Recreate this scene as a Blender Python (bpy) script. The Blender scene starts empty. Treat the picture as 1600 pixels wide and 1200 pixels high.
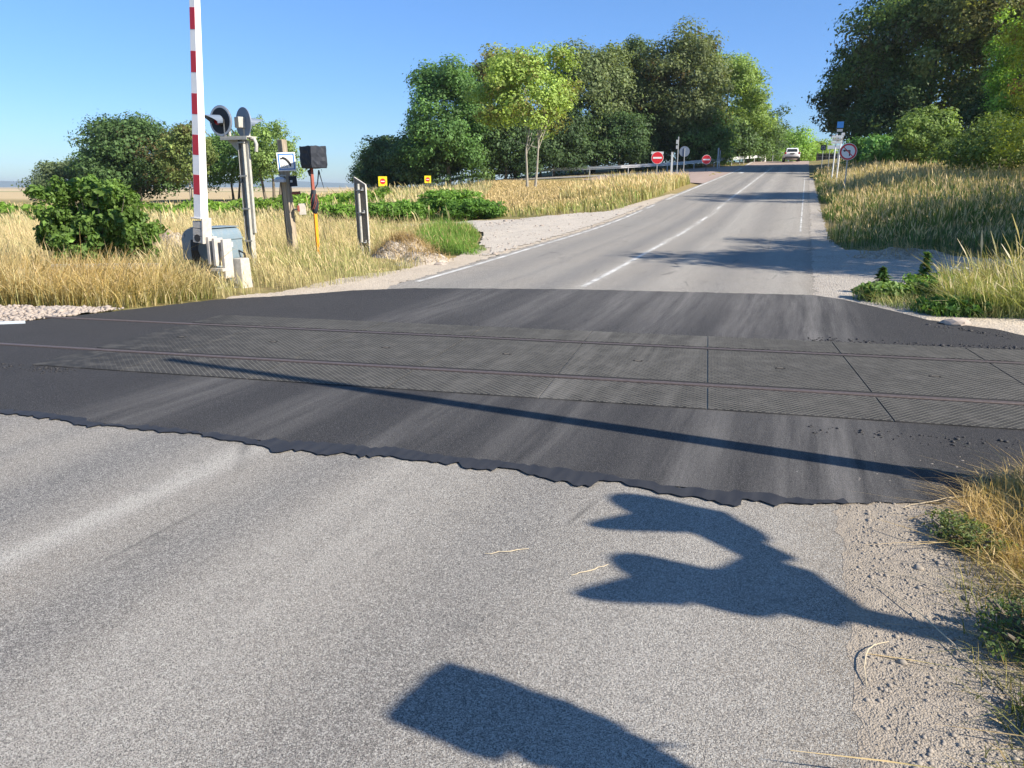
import bpy, math, random
import numpy as np
from mathutils import Vector, Matrix
R = math.radians
sc = bpy.context.scene
COL = sc.collection
# ------------------------------------------------------------------ camera
cam_d = bpy.data.cameras.new('camera'); cam = bpy.data.objects.new('camera', cam_d); COL.objects.link(cam)
cam_d.sensor_width = 36; cam_d.lens = 27; cam_d.clip_start = .05; cam_d.clip_end = 20000
cam.location = (0, 0, 1.6); cam.rotation_euler = (R(90 - 14.394), 0, 0)
sc.camera = cam
# ------------------------------------------------------------------ light
EL = R(35); SUN_H = np.array((.88, -.475)) / math.hypot(.88, .475)
SUN = Vector((SUN_H[0] * math.cos(EL), SUN_H[1] * math.cos(EL), math.sin(EL)))
world = bpy.data.worlds.new('World'); sc.world = world; world.use_nodes = True
wn = world.node_tree.nodes; wl = world.node_tree.links
bg = wn['Background']; sky = wn.new('ShaderNodeTexSky'); sky.sky_type = 'NISHITA'
sky.sun_disc = False; sky.sun_elevation = EL; sky.sun_rotation = math.atan2(SUN[0], SUN[1])
sky.altitude = 100; sky.air_density = 1.0; sky.dust_density = 0.1; sky.ozone_density = 3.0
hs = wn.new('ShaderNodeHueSaturation'); hs.inputs['Saturation'].default_value = 1.15; wl.new(sky.outputs[0], hs.inputs['Color'])
tn_ = wn.new('ShaderNodeMix'); tn_.data_type = 'RGBA'; tn_.blend_type = 'MULTIPLY'; tn_.inputs[0].default_value = 1; tc_ = wn.new('ShaderNodeTexCoord'); sx_ = wn.new('ShaderNodeSeparateXYZ'); wl.new(tc_.outputs['Generated'], sx_.inputs[0]); rp_ = wn.new('ShaderNodeValToRGB'); wl.new(sx_.outputs[2], rp_.inputs[0]); wl.new(rp_.outputs[0], tn_.inputs[7])
for e_, c_ in zip([rp_.color_ramp.elements[0], rp_.color_ramp.elements[1], rp_.color_ramp.elements.new(.12)], ((.38, .52, .74, 1), (.66, .86, 1.0, 1), (.50, .62, .88, 1))): e_.color = c_
rp_.color_ramp.elements[2].position = .5; wl.new(hs.outputs[0], tn_.inputs[6]); wl.new(tn_.outputs[2], bg.inputs[0]); bg.inputs[1].default_value = .098
sun_d = bpy.data.lights.new('sun', 'SUN'); sun_d.energy = 4.9; sun_d.angle = R(.53); sun_d.color = (1, .90, .755)
sun = bpy.data.objects.new('sun', sun_d); COL.objects.link(sun)
sun.rotation_euler = SUN.to_track_quat('Z', 'Y').to_euler()
vs = sc.view_settings; vs.view_transform = 'Standard'; vs.look = 'None'; vs.gamma = 1; vs.use_curve_mapping = False
vs.exposure = 1.0
sc.cycles.max_bounces = 6; sc.cycles.transparent_max_bounces = 6
# ------------------------------------------------------------------ terrain
AZ = np.radians(20.2); SA, CA = np.sin(AZ), np.cos(AZ)
def st(x, y): return x * SA + y * CA, x * CA - y * SA          # along the road, to its right
def xy(s, t): return s * SA + t * CA, s * CA - t * SA
_s = np.arange(-400, 500.)
_p = np.interp(_s, [-400, 11.6, 15, 20, 26, 30, 36, 40, 66, 78, 88, 98, 106, 115, 140, 200, 500], [0, 0, .12, .22, .38, .6, .93, 1.15, 2.5, 3.1, 3.72, 4.4, 4.75, 4.8, 4.6, 3, 0])
_p = np.convolve(np.pad(_p, 4, 'edge'), np.ones(9) / 9, 'valid'); _p[_s < 11] = 0
def prof(s): return np.interp(s, _s, _p)
RAMP = np.array([(22, 73, 3.05), (12, 76, 2.7), (3, 79, 2.2), (-8, 81, 1.65), (-14, 82, 1.25), (-25, 84, .4), (-60, 90, 0)])
def smooth(a, b, x):
    k = np.clip((x - a) / (b - a), 0, 1); return k * k * (3 - 2 * k)
def ramp_dist(x, y):
    best = np.full(np.shape(x), 1e9); bz = np.zeros(np.shape(x))
    for (x0, y0, z0), (x1, y1, z1) in zip(RAMP[:-1], RAMP[1:]):
        dx, dy = x1 - x0, y1 - y0; k = np.clip(((x - x0) * dx + (y - y0) * dy) / (dx * dx + dy * dy), 0, 1)
        d = np.hypot(x - x0 - k * dx, y - y0 - k * dy); m = d < best
        best = np.where(m, d, best); bz = np.where(m, z0 + k * (z1 - z0), bz)
    return best, bz
def ground_z(x, y):
    x = np.asarray(x, float); y = np.asarray(y, float)
    s, t = st(x, y); p = prof(s)
    field = -.25 * smooth(12, 40, -x) * np.ones_like(x)
    left = p - .035 * np.maximum(0, -t - 9) - .10 * np.maximum(0, -t - 30)
    rd, rz = ramp_dist(x, y)
    slope = .055 + .12 * smooth(0, 10, -x)
    ramp = rz - slope * np.maximum(0, rd - 3)
    h = np.maximum(np.maximum(field, left), ramp)
    h = np.where(t < -7, h, p)
    bank = .5 * smooth(.8, 4.5, t) * smooth(16.5, 20, y)
    h = np.where(t > 0, p + bank, h)
    far = smooth(150, 320, np.hypot(x, y))
    h = h * (1 - far)
    w = smooth(-7, -6.5, t) * (1 - smooth(.35, .8, t))          # lowered under the carriageway
    # rail bed, lowered outside the crossing surface
    return h - .05 * w
def gz(x, y): return float(ground_z(x, y))
# ------------------------------------------------------------------ helpers
def tag(o, label=None, cat=None, group=None, kind=None):
    if label: o['label'] = label
    if cat: o['category'] = cat
    if group: o['group'] = group
    if kind: o['kind'] = kind
    return o
def thing(name, label, cat, loc=(0, 0, 0), rz=0, group=None):
    o = bpy.data.objects.new(name, None); COL.objects.link(o); o.location = loc; o.rotation_euler = (0, 0, rz)
    o.empty_display_size = .2
    return tag(o, label, cat, group)
def link(name, me, parent=None):
    o = bpy.data.objects.new(name, me); COL.objects.link(o)
    if parent: o.parent = parent
    return o
def np_mesh(name, verts, faces, mat, cols=None, smooth_=False, mids=None):
    """faces: int array (n,3) or (n,4), or a list of such arrays"""
    verts = np.asarray(verts, np.float32)
    if not isinstance(faces, list): faces = [faces]
    faces = [np.asarray(f, np.int32) for f in faces if len(f)]
    me = bpy.data.meshes.new(name)
    me.vertices.add(len(verts)); me.vertices.foreach_set('co', verts.ravel())
    tot = np.concatenate([np.full(len(f), f.shape[1], np.int32) for f in faces])
    idx = np.concatenate([f.ravel() for f in faces])
    me.loops.add(len(idx)); me.loops.foreach_set('vertex_index', idx)
    me.polygons.add(len(tot)); starts = np.concatenate([[0], np.cumsum(tot)[:-1]]).astype(np.int32)
    me.polygons.foreach_set('loop_start', starts)
    if cols is not None:
        a = me.color_attributes.new('Col', 'FLOAT_COLOR', 'POINT')
        c = np.ones((len(verts), 4), np.float32); c[:, :3] = cols; a.data.foreach_set('color', c.ravel())
    for m in (mat if isinstance(mat, (list, tuple)) else [mat]): me.materials.append(m)
    if mids is not None: me.polygons.foreach_set('material_index', np.asarray(mids, np.int32))
    me.update(calc_edges=True); me.validate()
    if smooth_: me.polygons.foreach_set('use_smooth', np.ones(len(tot), bool))
    return me
class MB:
    def __init__(s): s.v = []; s.f = []; s.m = []
    def add(s, vs, fs, mi=0, M=None):
        n = len(s.v)
        s.v += [tuple((M @ Vector(v)) if M else v) for v in vs]
        s.f += [tuple(i + n for i in f) for f in fs]; s.m += [mi] * len(fs); return s
    def box(s, c, d, mi=0, rot=None, taper=1):
        x, y, z = d[0] / 2, d[1] / 2, d[2] / 2
        vs = [(-x, -y, -z), (x, -y, -z), (x, y, -z), (-x, y, -z), (-x * taper, -y * taper, z), (x * taper, -y * taper, z), (x * taper, y * taper, z), (-x * taper, y * taper, z)]
        M = Matrix.Translation(c) @ (rot.to_4x4() if rot else Matrix.Identity(4))
        return s.add(vs, [(3, 2, 1, 0), (4, 5, 6, 7), (0, 1, 5, 4), (1, 2, 6, 5), (2, 3, 7, 6), (3, 0, 4, 7)], mi, M)
    def tube(s, pts, r, n=10, mi=0, cap=True):
        pts = [Vector(p) for p in pts]; rr = r if isinstance(r, (list, tuple)) else [r] * len(pts)
        b = len(s.v); up = None
        for i, p in enumerate(pts):
            d = (pts[min(i + 1, len(pts) - 1)] - pts[max(i - 1, 0)]).normalized()
            if up is None: up = Vector((0, 0, 1)) if abs(d.z) < .9 else Vector((1, 0, 0))
            a = d.cross(up).normalized(); c = a.cross(d).normalized(); up = c
            for k in range(n):
                q = 2 * math.pi * k / n; s.v.append(tuple(p + (a * math.cos(q) + c * math.sin(q)) * rr[i]))
        for i in range(len(pts) - 1):
            for k in range(n):
                s.f.append((b + i * n + k, b + i * n + (k + 1) % n, b + (i + 1) * n + (k + 1) % n, b + (i + 1) * n + k)); s.m.append(mi)
        if cap:
            s.f.append(tuple(b + k for k in range(n))[::-1]); s.m.append(mi)
            e = b + (len(pts) - 1) * n; s.f.append(tuple(e + k for k in range(n))); s.m.append(mi)
        return s
    def disc(s, c, nrm, r, th, n=36, mi=0, r2=None):
        nrm = Vector(nrm).normalized(); c = Vector(c)
        return s.tube([c - nrm * th / 2, c + nrm * th / 2], [r, r2 if r2 else r], n, mi)
    def ring(s, c, nrm, r0, r1, th, n=36, mi=0):
        nrm = Vector(nrm).normalized(); c = Vector(c)
        up = Vector((0, 0, 1)) if abs(nrm.z) < .9 else Vector((1, 0, 0)); a = nrm.cross(up).normalized(); b_ = a.cross(nrm)
        b = len(s.v)
        for k in range(n):
            q = 2 * math.pi * k / n; d = a * math.cos(q) + b_ * math.sin(q)
            for rr, h in ((r0, -th / 2), (r1, -th / 2), (r1, th / 2), (r0, th / 2)): s.v.append(tuple(c + d * rr + nrm * h))
        for k in range(n):
            j = (k + 1) % n
            for e in range(4):
                s.f.append((b + 4 * k + e, b + 4 * k + (e + 1) % 4, b + 4 * j + (e + 1) % 4, b + 4 * j + e)); s.m.append(mi)
        return s
    def prism(s, poly, d0, d1, mi=0, M=None):
        """poly in local x,z; extruded along y from d0 to d1"""
        n = len(poly); vs = [(x, d0, z) for x, z in poly] + [(x, d1, z) for x, z in poly]
        fs = [tuple(range(n)), tuple(range(2 * n - 1, n - 1, -1))] + [(i, i + n, (i + 1) % n + n, (i + 1) % n) for i in range(n)]
        return s.add(vs, fs, mi, M)
    def sweep(s, path, prof_, mi=0, closed=False):
        """prof_: (side, up) offsets swept along a horizontal path"""
        path = [Vector(p) for p in path]; b = len(s.v); n = len(prof_)
        for i, p in enumerate(path):
            d = path[min(i + 1, len(path) - 1)] - path[max(i - 1, 0)]; d.z = 0; d.normalize(); sd = Vector((d.y, -d.x, 0))
            for u, w in prof_: s.v.append(tuple(p + sd * u + Vector((0, 0, w))))
        for i in range(len(path) - 1):
            for k in range(n if closed else n - 1):
                s.f.append((b + i * n + k, b + i * n + (k + 1) % n, b + (i + 1) * n + (k + 1) % n, b + (i + 1) * n + k)); s.m.append(mi)
        if closed:
            s.f.append(tuple(b + k for k in range(n))[::-1]); s.m.append(mi); e = b + (len(path) - 1) * n
            s.f.append(tuple(e + k for k in range(n))); s.m.append(mi)
        return s
    def build(s, name, mat, parent=None, bevel=0, sm=False, label=None):
        me = bpy.data.meshes.new(name); me.from_pydata(s.v, [], s.f)
        for m in (mat if isinstance(mat, (list, tuple)) else [mat]): me.materials.append(m)
        me.polygons.foreach_set('material_index', s.m); me.update()
        import bmesh
        bm = bmesh.new(); bm.from_mesh(me); bmesh.ops.recalc_face_normals(bm, faces=bm.faces); bm.to_mesh(me); bm.free()
        if sm:
            me.polygons.foreach_set('use_smooth', [True] * len(me.polygons))
            try: me.set_sharp_from_angle(angle=R(38))
            except Exception: pass
        o = link(name, me, parent)
        if bevel:
            b = o.modifiers.new('bevel', 'BEVEL'); b.width = bevel; b.segments = 2; b.limit_method = 'ANGLE'
        if label: o['label'] = label
        return o
# ------------------------------------------------------------------ materials
class NT:
    def __init__(s, name):
        s.m = bpy.data.materials.new(name); s.m.use_nodes = True; s.t = s.m.node_tree; s.n = s.t.nodes; s.l = s.t.links
        s.b = s.n['Principled BSDF']; s.out = s.n['Material Output']; s._geo = None
    def node(s, t, **k):
        n = s.n.new(t)
        for a, v in k.items(): setattr(n, a, v)
        return n
    def lk(s, a, b): s.l.new(a, b)
    def inp(s, sock, v):
        if isinstance(v, bpy.types.NodeSocket): s.lk(v, sock)
        elif v is not None: sock.default_value = v
    def geo(s):
        if s._geo is None: s._geo = s.node('ShaderNodeNewGeometry').outputs['Position']
        return s._geo
    def road(s):      # world position turned so that x runs across the road and y along it
        m = s.node('ShaderNodeVectorRotate', rotation_type='Z_AXIS'); s.lk(s.geo(), m.inputs['Vector']); m.inputs['Angle'].default_value = float(AZ)
        return m.outputs[0]
    def scale(s, v, sx, sy, sz):
        m = s.node('ShaderNodeMapping'); s.lk(v, m.inputs[0]); m.inputs['Scale'].default_value = (sx, sy, sz); return m.outputs[0]
    def noise(s, v, sc_, det=3, rough=.55, dist=0, col=False):
        n = s.node('ShaderNodeTexNoise'); 
        if v is not None: s.lk(v, n.inputs['Vector'])
        n.inputs['Scale'].default_value = sc_; n.inputs['Detail'].default_value = det; n.inputs['Roughness'].default_value = rough; n.inputs['Distortion'].default_value = dist
        return n.outputs['Color' if col else 'Fac']
    def voro(s, v, sc_, feat='F1', out='Distance', rnd=1):
        n = s.node('ShaderNodeTexVoronoi', feature=feat); s.lk(v, n.inputs['Vector']); n.inputs['Scale'].default_value = sc_; n.inputs['Randomness'].default_value = rnd
        return n.outputs[out]
    def ramp(s, f, stops):
        n = s.node('ShaderNodeValToRGB'); s.lk(f, n.inputs[0]); e = n.color_ramp.elements
        while len(e) < len(stops): e.new(.5)
        for i, (p, c) in enumerate(stops):
            e[i].position = p; e[i].color = (c, c, c, 1) if isinstance(c, (int, float)) else (*c, 1)
        return n.outputs[0]
    def mix(s, f, a, b, mode='MIX'):
        n = s.node('ShaderNodeMix', data_type='RGBA', blend_type=mode); s.inp(n.inputs[0], f)
        for sk, v in ((n.inputs[6], a), (n.inputs[7], b)):
            if isinstance(v, (tuple, list)): v = (*v, 1) if len(v) == 3 else v
            if isinstance(v, (int, float)): v = (v, v, v, 1)
            s.inp(sk, v)
        return n.outputs[2]
    def math(s, op, a, b=None, c=None):
        n = s.node('ShaderNodeMath', operation=op)
        for i, v in enumerate((a, b, c)):
            if v is not None: s.inp(n.inputs[i], v)
        return n.outputs[0]
    def sep(s, v):
        n = s.node('ShaderNodeSeparateXYZ'); s.lk(v, n.inputs[0]); return n.outputs
    def bump(s, h, st_=.5, d=.01, prev=None):
        n = s.node('ShaderNodeBump'); s.lk(h, n.inputs['Height']); n.inputs['Strength'].default_value = st_; n.inputs['Distance'].default_value = d
        if prev: s.lk(prev, n.inputs['Normal'])
        return n.outputs[0]
    def fin(s, col=None, rough=.8, normal=None, metal=0, spec=None):
        if col is not None: s.inp(s.b.inputs['Base Color'], (*col, 1) if isinstance(col, (tuple, list)) and len(col) == 3 else col)
        s.inp(s.b.inputs['Roughness'], rough); s.b.inputs['Metallic'].default_value = metal
        if normal: s.lk(normal, s.b.inputs['Normal'])
        if spec is not None: s.b.inputs['Specular IOR Level'].default_value = spec
        return s.m
def painted(name, c, rough=.5, var=.12, scale=6, metal=0, dirt=None, amount=.3, bump=0):
    n = NT(name); tc = n.node('ShaderNodeTexCoord').outputs['Object']
    f = n.noise(tc, scale, 5, .6); a = tuple(min(1, x * (1 - var)) for x in c); b = tuple(min(1, x * (1 + var)) for x in c)
    col = n.mix(f, a, b)
    if dirt:
        g = n.ramp(n.noise(tc, scale * 2.3, 6, .7), [(.5 - amount * .25, 0), (.72, 1)]); col = n.mix(n.math('MULTIPLY', g, amount * 1.6), col, dirt)
    return n.fin(col, rough, n.bump(n.noise(tc, scale * 12, 4), .3, bump) if bump else None, metal)
def bell(n, x, c, w):     # 1 at x=c, falling off over w
    d = n.math('ABSOLUTE', n.math('SUBTRACT', x, c)); return n.math('POWER', 2.718, n.math('MULTIPLY', -1.0, n.math('POWER', n.math('DIVIDE', d, w), 2.0)))
def m_asphalt_old():
    n = NT('old_asphalt'); rd = n.road(); p = n.geo(); t = n.sep(rd)[0]
    wob = n.math('MULTIPLY', n.math('SUBTRACT', n.noise(n.scale(rd, .6, .12, 1), 1.5, 2), .5), .35); tt = n.math('ADD', t, wob)
    streak = n.noise(n.scale(rd, 5, .22, 1), 1.0, 5, .6)
    big = n.noise(p, .55, 4)
    col = n.mix(streak, (.225, .205, .182), (.365, .332, .288)); col = n.mix(n.ramp(big, [(.35, 0), (.7, .55)]), col, (.31, .30, .28))
    for c, w, k in ((-1.15, .30, .4), (-2.5, .24, .55), (-3.75, .30, .75), (-4.5, .1, .4), (-5.2, .35, .45)):      # tyre-polished tracks
        col = n.mix(n.math('MULTIPLY', bell(n, tt, c, w), k), col, (.125, .125, .132))
    for c, w, k in ((-3.19, .11, .95), (.12, .2, .75), (-.35, .3, .3), (-1.9, .35, .35), (-2.1, .1, .2)):  # dust and worn lines
        col = n.mix(n.math('MULTIPLY', n.math('MULTIPLY', bell(n, tt, c, w), k), n.ramp(streak, [(.25, .3), (.7, 1)])), col, (.56, .54, .50))
    col = n.mix(n.ramp(n.math('ADD', n.math('ADD', t, .4), n.math('MULTIPLY', n.math('SUBTRACT', n.noise(p, 4, 5, .65), .5), .7)), [(.15, 0), (.72, 1)]), col, (.30, .265, .22))
    g1 = n.noise(p, 260, 2, .6); g2 = n.voro(p, 240, 'F1', 'Color'); g3 = n.sep(n.voro(p, 125, 'F1', 'Color'))[1]
    col = n.mix(n.ramp(g3, [(.0, .55), (.45, 0)]), col, (.09, .09, .092)); col = n.mix(n.ramp(g3, [(.75, 0), (1, .5)]), col, (.52, .50, .46))
    col = n.mix(n.ramp(g1, [(.40, 1), (.52, 0)]), col, (.03, .03, .033)); 
    gs = n.sep(g2)[0]; col = n.mix(n.math('MULTIPLY', n.ramp(gs, [(.5, 0), (1, .6)]), 1.0), col, (.55, .54, .50))
    cr = n.voro(n.scale(rd, .5, .12, 1), 2.2, 'DISTANCE_TO_EDGE'); crm = n.math('MULTIPLY', n.ramp(cr, [(.0, 1), (.02, 0)]), n.ramp(n.noise(p, .8, 2), [(.54, 0), (.62, .5)]))
    col = n.mix(crm, col, (.05, .05, .05))
    fl = n.math('MULTIPLY', n.ramp(n.voro(p, 3.2), [(.05, 1), (.075, 0)]), n.ramp(n.noise(p, 1.1, 2), [(.6, 0), (.65, .35)])); col = n.mix(fl, col, (.50, .48, .45))
    bl = n.ramp(n.noise(p, 2.6, 6, .8), [(.58, 0), (.70, .5)]); col = n.mix(bl, col, (.10, .10, .10))
    bmp = n.bump(g1, .9, .006, n.bump(n.voro(p, 110), .6, .004))
    return n.fin(col, .86, bmp, spec=.3)
def m_asphalt_new():
    n = NT('new_asphalt'); rd = n.road(); p = n.geo(); t = n.sep(rd)[0]
    wob = n.math('MULTIPLY', n.math('SUBTRACT', n.noise(n.scale(rd, .6, .3, 1), 1.5, 2), .5), .4); tt = n.math('ADD', t, wob)
    streak = n.noise(n.scale(rd, 6, .35, 1), 1.0, 6, .65)
    col = n.mix(n.noise(p, 1.2, 4), (.022, .022, .025), (.036, .036, .040))
    for c, w, k in ((-1.5, .35, .3), (-2.3, .2, .30), (-3.3, .3, .28), (-4.5, .35, .35), (-.6, .25, .22), (.25, .45, .5), (-.5, .2, .25)):
        col = n.mix(n.math('MULTIPLY', n.math('MULTIPLY', bell(n, tt, c, w), k), n.ramp(streak, [(.35, .1), (.65, 1)])), col, (.30, .29, .28))
    y = n.sep(p)[1]                                         # more dust carried on to the far lane side
    col = n.mix(n.math('MULTIPLY', n.math('MULTIPLY', n.ramp(n.math('DIVIDE', y, 20.0), [(.40, 0), (.55, 1)]), n.math('MULTIPLY', bell(n, t, -1.8, 2.0), .38)), n.ramp(streak, [(.3, .35), (.7, 1)])), col, (.28, .27, .26))
    g1 = n.noise(p, 210, 3, .6); col = n.mix(n.ramp(g1, [(.54, 0), (.66, .7)]), col, (.16, .16, .16)); col = n.mix(n.ramp(g1, [(.36, .8), (.46, 0)]), col, (.014, .014, .016))
    sp = n.ramp(n.voro(p, 9), [(.03, 1), (.045, 0)]); spm = n.math('MULTIPLY', sp, n.ramp(n.noise(p, 3, 2), [(.55, 0), (.6, .6)])); col = n.mix(spm, col, (.4, .39, .37))
    return n.fin(col, .82, n.bump(g1, 1.0, .009, n.bump(n.noise(p, 40, 3), .5, .01)), spec=.28)
def m_tar():
    n = NT('tar'); p = n.geo(); rd = n.road(); f = n.noise(n.scale(rd, 14, 2, 1), 1, 4)
    col = n.mix(n.ramp(f, [(.4, 0), (.8, .6)]), (.022, .023, .028), (.058, .060, .066)); return n.fin(col, n.math('ADD', n.math('MULTIPLY', f, .3), .5), n.bump(n.noise(p, 120, 2), .3, .003), spec=.35)
def m_mat():
    n = NT('rubber_mat'); tc = n.node('ShaderNodeTexCoord').outputs['Object']; o = n.sep(tc); p = n.geo()
    k = 2 * math.pi / .056
    a = n.math('SINE', n.math('MULTIPLY', n.math('ADD', o[0], o[1]), k)); b = n.math('SINE', n.math('MULTIPLY', n.math('SUBTRACT', o[0], o[1]), k))
    nz = n.sep(n.node('ShaderNodeNewGeometry').outputs['True Normal'])[2]
    h = n.math('MAXIMUM', n.math('POWER', n.math('MAXIMUM', a, 0.0), 8.0), n.math('POWER', n.math('MAXIMUM', b, 0.0), 8.0))
    h = n.math('MULTIPLY', h, n.math('GREATER_THAN', nz, .8)); wear = n.noise(p, 1.3, 4); xs = n.sep(p)[0]
    fade = n.ramp(n.math('ADD', n.math('DIVIDE', xs, 12.0), .5), [(.16, 0), (.30, 1)])
    base = n.mix(wear, (.022, .022, .0225), (.038, .038, .038)); rib = n.mix(wear, (.13, .125, .11), (.24, .23, .20))
    col = n.mix(n.math('MULTIPLY', h, fade), base, rib)
    rd = n.road(); streak = n.noise(n.scale(rd, 5, .4, 1), 1, 5); t = n.sep(rd)[0]
    col = n.mix(n.math('MULTIPLY', n.math('MULTIPLY', bell(n, t, -1.6, .9), .4), n.ramp(streak, [(.45, 0), (.7, 1)])), col, (.3, .29, .27))
    col = n.mix(n.ramp(n.noise(p, 6, 5, .7), [(.46, 0), (.72, .55)]), col, (.135, .130, .12))
    return n.fin(col, .8, n.bump(n.math('MULTIPLY', h, fade), .7, .006), spec=.25)
def m_soil(name, a, b, scale=60, stones=None, bump=.01, big=1.5):
    n = NT(name); p = n.geo()
    col = n.mix(n.ramp(n.noise(p, big, 5, .65), [(.3, 0), (.7, 1)]), a, b)
    g = n.voro(p, scale, 'F1', 'Color'); gs = n.sep(g)[0]
    col = n.mix(n.math('MULTIPLY', gs, .6), col, stones or tuple(min(.7, x * 1.5) for x in b))
    d = n.voro(p, scale, 'F1'); col = n.mix(n.ramp(d, [(.55, 0), (.9, .6)]), col, tuple(x * .45 for x in a))
    return n.fin(col, .95, n.bump(n.math('SUBTRACT', 1.0, d), .8, bump, n.bump(n.noise(p, 9, 5), .7, .03)), spec=.15)
def m_leaf(name, trans=.35):
    n = NT(name); at = n.node('ShaderNodeAttribute', attribute_name='Col').outputs['Color']
    n.fin(at, .55, spec=.25)
    tr = n.node('ShaderNodeBsdfTranslucent'); n.lk(n.mix(1.0, at, (1.25, 1.2, .55), 'MULTIPLY'), tr.inputs[0])
    mx = n.node('ShaderNodeMixShader'); mx.inputs[0].default_value = trans; n.lk(n.b.outputs[0], mx.inputs[1]); n.lk(tr.outputs[0], mx.inputs[2]); n.lk(mx.outputs[0], n.out.inputs[0])
    return n.m
def m_ground():
    n = NT('dry_grass_ground'); p = n.geo(); o = n.sep(p)
    f = n.noise(p, .35, 5, .6); f2 = n.noise(p, 7, 5, .7)
    near = n.mix(n.ramp(f, [(.42, 0), (.6, 1)]), (.24, .19, .09), (.10, .12, .035)); near = n.mix(n.ramp(f2, [(.3, 0), (.75, .7)]), near, (.34, .27, .14))
    # farmland beyond: strips of stubble and green crops
    y = n.math('ADD', o[1], n.math('MULTIPLY', o[0], .12)); w = n.math('ADD', y, n.math('MULTIPLY', n.noise(n.scale(p, .002, .002, 1), 1, 2), 120.0))
    strip = n.ramp(n.math('DIVIDE', w, 2500.0), [(.0, (.40, .31, .16)), (.07, (.46, .36, .21)), (.12, (.26, .25, .12)), (.135, (.48, .385, .24)), (.24, (.46, .36, .23)), (.27, (.22, .23, .12)), (.30, (.42, .34, .23)), (.6, (.38, .32, .22))])
    strip.node.color_ramp.interpolation = 'CONSTANT'
    far = n.ramp(n.math('DIVIDE', o[1], 400.0), [(.26, 0), (.34, 1)])
    return n.fin(n.mix(far, near, strip), .95, n.bump(f2, .6, .05), spec=.1)
def m_worn_paint():
    n = NT('worn_white_paint'); p = n.geo(); g = n.noise(p, 60, 4, .7); g2 = n.noise(p, 2.5, 3)
    f = n.ramp(n.math('ADD', n.math('MULTIPLY', g, .6), n.math('MULTIPLY', g2, .4)), [(.38, .1), (.55, 1)])
    n.fin(n.mix(g, (.52, .52, .50), (.70, .70, .68)), .7)
    tr = n.node('ShaderNodeBsdfTransparent'); mx = n.node('ShaderNodeMixShader'); n.lk(f, mx.inputs[0]); n.lk(tr.outputs[0], mx.inputs[1]); n.lk(n.b.outputs[0], mx.inputs[2]); n.lk(mx.outputs[0], n.out.inputs[0])
    return n.m
def m_pink():
    n = NT('pink_surfacing'); p = n.geo(); rd = n.road()
    col = n.mix(n.noise(n.scale(rd, 1, .15, 1), 1.2, 5), (.27, .20, .175), (.37, .29, .25)); return n.fin(col, .9, n.bump(n.noise(p, 80, 3), .5, .004))
def m_bark(name, a, b):
    n = NT(name); p = n.geo(); f = n.noise(n.scale(p, 6, 6, 1.2), 1.5, 6, .7); return n.fin(n.mix(f, a, b), .9, n.bump(f, .8, .05))
def m_wood(name, a, b):
    n = NT(name); tc = n.node('ShaderNodeTexCoord').outputs['Object']; f = n.noise(n.scale(tc, 22, 22, 1.1), 1, 6, .7)
    return n.fin(n.mix(n.ramp(f, [(.3, 0), (.7, 1)]), a, b), .85, n.bump(f, .6, .01))
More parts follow.
